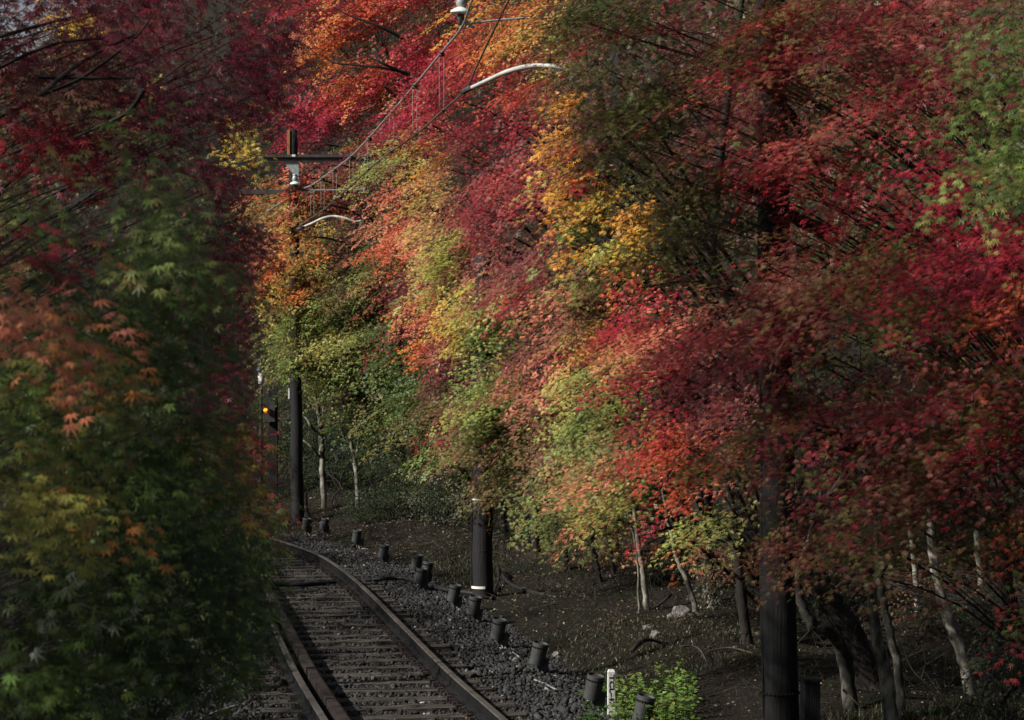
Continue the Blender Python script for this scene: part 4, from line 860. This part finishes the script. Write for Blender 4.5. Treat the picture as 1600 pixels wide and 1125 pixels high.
# black mast with signal beyond left foliage
base = P(428,838,52); base.z = float(gz(base.x,base.y))
root = tag(empty('railway_signal', base), 'black railway signal mast with one orange light, half hidden by red leaves', 'signal'); off = Matrix.Translation(-base)
topm = P(426,604,52); mb = MB(); mb.box(((base+topm)/2), (.2,.16,(topm-base).length)); o = mb.build('mast', M['timber']); o.parent=root; o.matrix_parent_inverse=off
sc_ = P(421,640,51.8); mb = MB(); mb.box(sc_, (.26,.14,.56)); o = mb.build('signal_head', M['lampblack']); o.parent=root; o.matrix_parent_inverse=off; head=o
lc = P(415,641,51.7); mb = MB(); mb.lathe(lc+Vector((0,-.02,0)), (0,-1,0), [(0,.046),(.03,.046),(.045,.03),(.05,.003)], 16); o = mb.build('lens', M['orangelight'], smooth=True); o.parent=head
mb = MB(); mb.tube([lc+Vector((0,-.02,.03)), lc+Vector((0,-.16,.05))], .075, 14, cap=False); o = mb.build('hood', M['lampblack']); o.parent=head
# lamp with conical cap
b1 = P(408,838,52.6); b1.z = float(gz(b1.x,b1.y)); c1 = P(408,590,52.6)
root = tag(empty('street_lamp', b1), 'lamp with grey green conical cap and white glass above the orange signal', 'lamp'); off = Matrix.Translation(-b1)
mb = MB(); mb.tube([b1, c1-Vector((0,0,.16))], [.05,.035], 10); o = mb.build('post', M['lampblack']); o.parent=root; o.matrix_parent_inverse=off
mb = MB(); mb.lathe(c1-Vector((0,0,.16)), (0,0,1), [(0,.05),(.02,.07),(.1,.075),(.28,.072),(.29,.05)], 18); o = mb.build('lamp_glass', M['white'], smooth=True); o.parent=root; o.matrix_parent_inverse=off
mb = MB(); mb.lathe(c1+Vector((0,0,.13)), (0,0,1), [(0,.08),(.02,.12),(.06,.115),(.12,.075),(.2,.04),(.24,.022),(.34,.012),(.36,.002)], 18); o = mb.build('lamp_cap', M['greencap'], smooth=True); o.parent=root; o.matrix_parent_inverse=off

# ------------------------------------------------------------------ overhead line
YF = 46.2; YN = 30.5
bm_ = empty('cross_beam', P(465,250,YF)); tag(bm_, 'dark steel cross beam spanning left to right from the far pole', 'beam'); off = Matrix.Translation(-bm_.location)
mb = MB(); a = P(385,249,YF); b2 = P(581,249,YF); cc = (a+b2)/2; L = (b2-a).length
cc.y = YF-.0; mb.box(cc+Vector((0,0,.045)), (L,.13,.014)); mb.box(cc, (L,.012,.078)); mb.box(cc-Vector((0,0,.045)), (L,.13,.014))
mb.box(cc+Vector((0,-.0,.075)), (L*.98,.02,.05)); o = mb.build('girder', M['beam']); o.parent=bm_; o.matrix_parent_inverse=off
mb = MB(); q = P(572,256,YF); mb.box(q, (.24,.16,.09)); o = mb.build('end_bracket', M['beam']); o.parent=bm_; o.matrix_parent_inverse=off
mb = MB(); q = P(455,256,YF)
def T_(x): return P(x[0],x[1],YF)
pl = [(444,254),(467,254),(467,283),(470,286),(456,286),(458,280),(457,270),(450,262)]
vs = [T_(x)+Vector((0,-.03,0)) for x in pl]+[T_(x)+Vector((0,.05,0)) for x in pl]; n_=len(pl)
mb.add(vs, [tuple(range(n_)), tuple(range(2*n_-1,n_-1,-1))]+[(i,i+n_,(i+1)%n_+n_,(i+1)%n_) for i in range(n_)])
o = mb.build('hanger', M['galv']); o.parent=bm_; o.matrix_parent_inverse=off
mb = MB(); mb.box(P(459,243.5,YF), (.07,.08,.05)); o = mb.build('bolt_plate', M['white']); o.parent=bm_; o.matrix_parent_inverse=off
def insulator(label, c, s, shaft=.22):
    root = tag(empty('insulator', c), label, 'insulator'); 
    for nm, prof, m_ in (('insulator_disc', [(0,.03),(.005,.13),(.02,.135),(.05,.11),(.085,.05),(.09,.03)], 'white'), ('cap', [(.085,.05),(.12,.075),(.2,.06),(.2+shaft,.045),(.22+shaft,.07),(.26+shaft,.02)], 'galv'), ('clamp', [(-.14,.012),(-.12,.035),(-.07,.03),(-.05,.05),(0,.04)], 'wire')):
        mb = MB(); mb.lathe((0,0,0), (0,0,1), [(h*s,r*s) for h,r in prof], 24); o = mb.build(nm, M[m_], smooth=True); o.parent = root
    return root
insulator('small white disc insulator hanging under the far cross beam', P(461,289,YF), .85, .02)
nr_ = insulator('white disc insulator with grey cap at the top of the picture', P(720,22,YN), 1.08, .12)
nr_.rotation_euler = (0,.08,0)
# beam above frame holding the near insulator
bm2 = empty('cross_beam', P(960,-60,YN)); tag(bm2, 'steel beam above the picture carrying the near insulator', 'beam'); off = Matrix.Translation(-bm2.location)
mb = MB(); a = P(600,-60,YN); b2 = P(965,-60,YN); mb.box((a+b2)/2, ((b2-a).length,.1,.1)); mb.box((P(722,-38,YN)), (.08,.06,.36)); mb.box(P(960,150,YN),(.12,.12,3.6)); o = mb.build('girder', M['beam']); o.parent=bm2; o.matrix_parent_inverse=off

mess = [(770,-60,26),(738,0,29.4),(722,42,YN),(690,82,32.4),(648,133,34.6),(612,175,36.7),(577,215,39),(549,244,41),(523,264,43),(504,278,44.6),(488,289,45.8),(472,296,46.4),(440,316,49),(415,332,52)]
cont = [(826,-60,26),(795,0,28.6),(763,65,29.8),(742,110,30.2),(727,141,30.6),(693,172,32.4),(651,209,34.6),(612,236,36.7),(577,264,39),(549,290,41),(523,312,43),(506,328,44.6),(486,341,45.8),(462,357,46.6),(430,378,50)]
ohl = empty('overhead_line', P(690,82,32.4)); tag(ohl, 'overhead wire with paired droppers running down to the left above the track', 'overhead line'); off = Matrix.Translation(-ohl.location)
def opart(name, mb_, m_, parent=ohl, smooth=True):
    o = mb_.build(name, M[m_], smooth=smooth); o.parent=parent; o.matrix_parent_inverse=off; return o
mb = MB(); mb.tube(smoothpath([P(*q) for q in mess],4), .017, 8); mw = opart('messenger_wire', mb, 'messwire')
mb = MB(); mb.tube(smoothpath([P(*q) for q in cont],4), .015, 8); opart('contact_wire', mb, 'wire')
def interp_c(Y):
    cy = [q[2] for q in cont]; return P(float(np.interp(Y,cy,[q[0] for q in cont])), float(np.interp(Y,cy,[q[1] for q in cont])), Y)
for k in range(3, 11):
    q = P(*mess[k]); e = interp_c(mess[k][2])
    mb = MB(); dd = .035
    for sx in (-dd, dd):
        mb.tube([q+Vector((sx,0,-.02)), Vector((q.x+sx*.9, q.y, e.z+.05)), Vector((e.x*.4+q.x*.6, e.y, e.z))], .0035, 5)
    opart('dropper', mb, 'palewire')
    mb = MB(); t = (P(*mess[k+1])-P(*mess[k-1])).normalized(); mb.tube([q-t*.05, q+t*.05], .034, 8); mb.box(q-Vector((0,0,.035)), (.09,.05,.04)); opart('wire_clamp', mb, 'beam')
    mb = MB(); mb.tube([e-t*.04,e+t*.04], .026, 8); opart('wire_clamp', mb, 'cable')
# pull-off arms
def arm(label, pts, rad, m_, clamps=()):
    pp = smoothpath([P(*q) for q in pts], 7); root = empty('steady_arm', pp[0]); tag(root, label, 'steady arm'); off_ = Matrix.Translation(-pp[0])
    mb = MB(); mb.tube(pp, lerpl(rad, len(pp)), 10); o = mb.build('tube', M[m_], smooth=True); o.parent=root; o.matrix_parent_inverse=off_
    mb = MB(); t = (pp[0]-pp[2]).normalized(); mb.tube([pp[0]-t*.13, pp[0]+t*.05], rad[0]*1.35, 8); mb.box(pp[0]+t*.06,(.07,.05,.07)); o = mb.build('clamp', M['beam']); o.parent=root; o.matrix_parent_inverse=off_
    for c in clamps:
        mb = MB(); mb.tube([P(*q) for q in c], .014, 6); o = mb.build('hanger', M['galv' ]); o.parent=root; o.matrix_parent_inverse=off_
arm('thick white curved arm holding the wire at the upper middle', [(728,141,30.4),(750,131,30.2),(790,113,30),(820,104.5,29.8),(845,102.5,29.7),(865,104,29.6),(884,109,29.6)], [.028,.03,.034,.034,.034,.03,.03], 'armwhite')
arm('small white curved arm above the far bend', [(468,357,46.3),(485,350,46.2),(505,341,46.1),(522,338,46.1),(540,341,46),(553,346,46),(565,345,46)], [.024,.026,.028,.028,.026,.022,.018], 'armwhite', [[(566,336,46),(568,346,46)]])
arm('straight grey rod from the near insulator towards the right', [(728,36,YN),(735,37,YN),(770,32,YN),(820,28,YN)], [.014,.014,.014,.014], 'galv')
arm('thin white straight rod below the far cross beam', [(476,297,YF),(510,297,YF),(562,296,YF),(570,293,YF)], [.011,.013,.013,.016], 'galv', [[(568.5,288,46.2),(569,301,46.2)]])
mb = MB(); c = P(726,38,YN); mb.tube([c+Vector((.055*math.cos(a*PI/8),0,.055*math.sin(a*PI/8))) for a in range(17)], .01, 6); tag(mb.build('wire_ring', M['galv'], smooth=True, origin=c), 'small metal ring fitting below the near insulator', 'fitting')
for k,(px,py) in enumerate([(484,367),(502,364)]):
    mb = MB(); c = P(px,py,46.8); mb.box(c,(.07,.06,.08)); mb.tube([c-Vector((.16,0,.03)), c+Vector((.16,0,.03))], .008, 6)
    tag(mb.build('wire_fitting', M['white'], origin=c), ['left','right'][k]+'most of two small white box fittings under the far curved arm', 'fitting')
q1=P(416,300,50); q2=P(440,300,50); mb=MB(); mb.box((q1+q2)/2,((q2-q1).length+1.2,.12,.1)); tag(mb.build('cross_beam', M['beam'], origin=(q1+q2)/2), 'short stub of a lower dark beam emerging from the left foliage', 'beam')

# ------------------------------------------------------------------ track side lamps
def make_lamp():
    root = empty('floodlight', (0,0,0))
    ax = Vector((.2,-.12,1)).normalized(); b0 = Vector((0,0,.12))
    mb = MB(); mb.lathe(b0, ax, [(0,.066),(.004,.07),(.15,.072),(.155,.064),(.165,.064),(.17,.073)], 28); body = mb.build('lamp_body', M['lampblack'], root)
    mb = MB(); mb.lathe(b0+ax*.171, ax, [(0,.074),(.03,.074),(.034,.068),(.02,.064),(.018,.01)], 28); mb.build('lamp_hood', M['lampblack'], root)
    mb = MB(); a = ax.orthogonal().normalized(); b_ = ax.cross(a)
    for k in range(20):
        an = 2*PI*k/20; c = b0+ax*.16+(a*math.cos(an)+b_*math.sin(an))*.068; mb.box(c, (.009,.009,.012))
    mb.build('vent_ring', M['cable'], root)
    mb = MB(); mb.box((.075,.03,.11), (.075,.07,.13), Matrix.Rotation(.15,3,'Y')); mb.build('ballast_box', M['lampblack'], root)
    mb = MB(); mb.tube([(.02,0,-.12),(.02,0,.06),(.02,0,.13)], [.009,.012,.014], 8); mb.box((.02,0,.125),(.06,.05,.02)); mb.build('ground_spike', M['lampblack'], root)
    mb = MB(); mb.tube(smoothpath([(.05,.0,.06),(.09,-.03,-.0),(.16,-.06,.02),(.26,-.06,.005),(.36,-.02,-.01)],5), .007, 6); mb.build('cable', M['palewire'], root, smooth=True)
    return root
lamps = [(1001,1152,'closest floodlight, cut by the bottom edge beside the weeds',.35),(924,1115,'floodlight just left of the white marker post',0),(838,1058,'second floodlight left of the marker post with a cable loop',.1),(776,1016,'floodlight right below the middle pole, greyer than its neighbours',-.15),
 (738,976,'floodlight directly below the foot of the middle pole',.05),(707,955,'floodlight just left of the middle pole foot',0),(655,926,'lower floodlight of the close pair left of the middle pole',-.05),(664,915,'tilted floodlight tucked behind the close pair',.6),(649,902,'upper floodlight of the close pair left of the middle pole',-.2),
 (597,884,'floodlight by the outer rail where the curve tightens',.1),(556,858,'pale lit floodlight standing alone near the far bend',-.3),(505,840,'second last floodlight near the foot of the far pole',.2),(477,838,'last visible floodlight at the foot of the far pole',0)]
proto = make_lamp()
for k,(px,py,lab,rz) in enumerate(lamps):
    o = proto if k == 0 else copy_tree(proto)
    Y = 3500*(CAMZ+.19)/(py-HZ); X=(px-CX)/F*Y
    o.location = (X, Y, max(-.19, float(gz(X,Y)))); o.rotation_euler = (0, 0, rz); tag(o, lab, 'floodlight', 'floodlights along the outside of the track')
    s_ = 1.12; o.scale = (s_,s_,s_)

def ground_cable(label, pts, r, m_='cable', name='cable'):
    pp = []
    for (px,py,lift) in pts:
        zt = -.17+lift; Y = F*(CAMZ-zt)/(py-HZ); pp.append(Vector(((px-CX)/F*Y, Y, zt)))
    pp = smoothpath(pp, 6); mb = MB(); mb.tube(pp, r, 8); return tag(mb.build(name, M[m_], smooth=True, origin=pp[0]), label, 'cable')
ground_cable('thick black corrugated hose crossing between the rails and along to the middle pole', [(380,912,.05),(430,913,.05),(480,913,.05),(515,911,.02),(560,908,.0),(590,905,.05),(625,903,.06),(650,908,.05),(690,920,.06),(730,926,.06),(762,930,.05)], .032)
ground_cable('pair of black cables sweeping right from the middle pole', [(776,880,.25),(784,898,.15),(800,914,.08),(830,925,.1),(870,934,.12)], .03)
ground_cable('thin black cable bending down beside the middle pole', [(778,885,.25),(779,905,.12),(773,922,.06),(768,935,.05)], .02)
ground_cable('looped thin cable lying left of the weeds', [(845,1040,.05),(862,1036,.05),(880,1040,.07),(897,1050,.08),(896,1064,.05),(880,1068,.03),(866,1062,.02)], .006)
ground_cable('pale conduit crossing the stones near the lamp by the weeds', [(835,1062,.02),(850,1068,.02),(870,1078,.02)], .009, 'palewire')
ground_cable('short pale stick on the ballast between two lamps', [(801,1019,.02),(813,1028,.02)], .01, 'palewire', 'stick')

# ------------------------------------------------------------------ marker post
Ym = 20.3; pb = P(955,1104,Ym); pt = P(953,1046,Ym)
root = tag(empty('marker_post', (pb.x,Ym,float(gz(pb.x,Ym)))), 'short white marker post lettered TCL-47 among the green weeds', 'marker post'); off = Matrix.Translation(-root.location)
w_ = .062; h_ = pt.z-pb.z; rz_ = Matrix.Rotation(.1,3,'Z')
mb = MB(); hh2 = h_+.15
pts = [(-w_/2,-w_/2),(w_/2,-w_/2),(w_/2,w_/2),(-w_/2,w_/2)]
vs = []
for z_, sc2 in ((-.15,1),(h_-.02,1),(h_,.7)):
    for a_, b_ in pts: vs.append(Vector((pb.x,Ym,pb.z+z_))+rz_@Vector((a_*sc2,b_*sc2,0)))
fs = [(0,1,2,3)[::-1],(8,9,10,11)]
for l in range(2):
    for k in range(4): fs.append((l*4+k,l*4+(k+1)%4,(l+1)*4+(k+1)%4,(l+1)*4+k))
mb.add(vs,fs); o = mb.build('post', M['whitepaint']); o.parent=root; o.matrix_parent_inverse=off; post_o=o
cu = bpy.data.curves.new('lettering','FONT'); cu.body = 'TCL-47'; cu.size = .06; cu.extrude = .0006; cu.align_x = 'LEFT'; cu.align_y = 'CENTER'; cu.offset = .0016
to = bpy.data.objects.new('lettering', cu); COL.objects.link(to); bpy.context.view_layer.update()
dg = bpy.context.evaluated_depsgraph_get(); me = bpy.data.meshes.new_from_object(to.evaluated_get(dg)); bpy.data.objects.remove(to)
me.materials.clear(); me.materials.append(M['ink'])
xsz = max(v.co.x for v in me.vertices)
tgt = h_*.84
R3 = rz_@Matrix(((0,1,0),(0,0,-1),(-1,0,0)))   # text x -> down, y -> +x, z -> toward camera
ymid = (max(v.co.y for v in me.vertices)+min(v.co.y for v in me.vertices))/2
for v_ in me.vertices: v_.co.y -= ymid
for v_ in me.vertices: v_.co = R3@Vector((v_.co.x*tgt/xsz, v_.co.y, v_.co.z))
lo = bpy.data.objects.new('lettering', me); COL.objects.link(lo)
lo.location = Vector((pb.x,Ym,pb.z+h_-.045))+rz_@Vector((0,-w_/2-.0015,0)); lo.parent=root; lo.matrix_parent_inverse=off

# ------------------------------------------------------------------ camera
cam = bpy.data.cameras.new('camera'); co = bpy.data.objects.new('camera', cam); COL.objects.link(co)
co.location = (0,0,CAMZ); co.rotation_euler = (PI/2,0,0); cam.sensor_width = 36; cam.lens = F/1600*36
cam.shift_y = (HZ-562.5)/1600; cam.clip_end = 2000; cam.clip_start = .1
cam.dof.use_dof = True; cam.dof.focus_distance = 23; cam.dof.aperture_fstop = 8.0
scene.camera = co
# ------------------------------------------------------------------ light
SUN = Vector((-.84,-.36,.62)).normalized()
w = bpy.data.worlds.new('World'); scene.world = w; w.use_nodes = True; nt = w.node_tree; nt.nodes.clear()
sk = nt.nodes.new('ShaderNodeTexSky'); sk.sky_type = 'NISHITA'; sk.sun_disc = False
el = math.asin(SUN.z); sk.sun_elevation = el; sk.sun_rotation = math.atan2(SUN.x, SUN.y)
bg = nt.nodes.new('ShaderNodeBackground'); bg.inputs[1].default_value = .05; ou = nt.nodes.new('ShaderNodeOutputWorld')
hs = nt.nodes.new('ShaderNodeHueSaturation'); hs.inputs['Saturation'].default_value = .5; nt.links.new(sk.outputs[0], hs.inputs['Color']); nt.links.new(hs.outputs[0], bg.inputs[0]); nt.links.new(bg.outputs[0], ou.inputs[0])
sl = bpy.data.lights.new('sun','SUN'); sl.energy = 5; sl.angle = math.radians(.5); sl.color = (1,.94,.86)
so = bpy.data.objects.new('sun', sl); COL.objects.link(so); so.rotation_euler = SUN.to_track_quat('Z','Y').to_euler()
scene.view_settings.view_transform = 'Standard'; scene.view_settings.look = 'None'; scene.view_settings.exposure = .45
scene.cycles.max_bounces = 5; scene.cycles.diffuse_bounces = 3; scene.cycles.glossy_bounces = 2
print('LEAVES', NL)
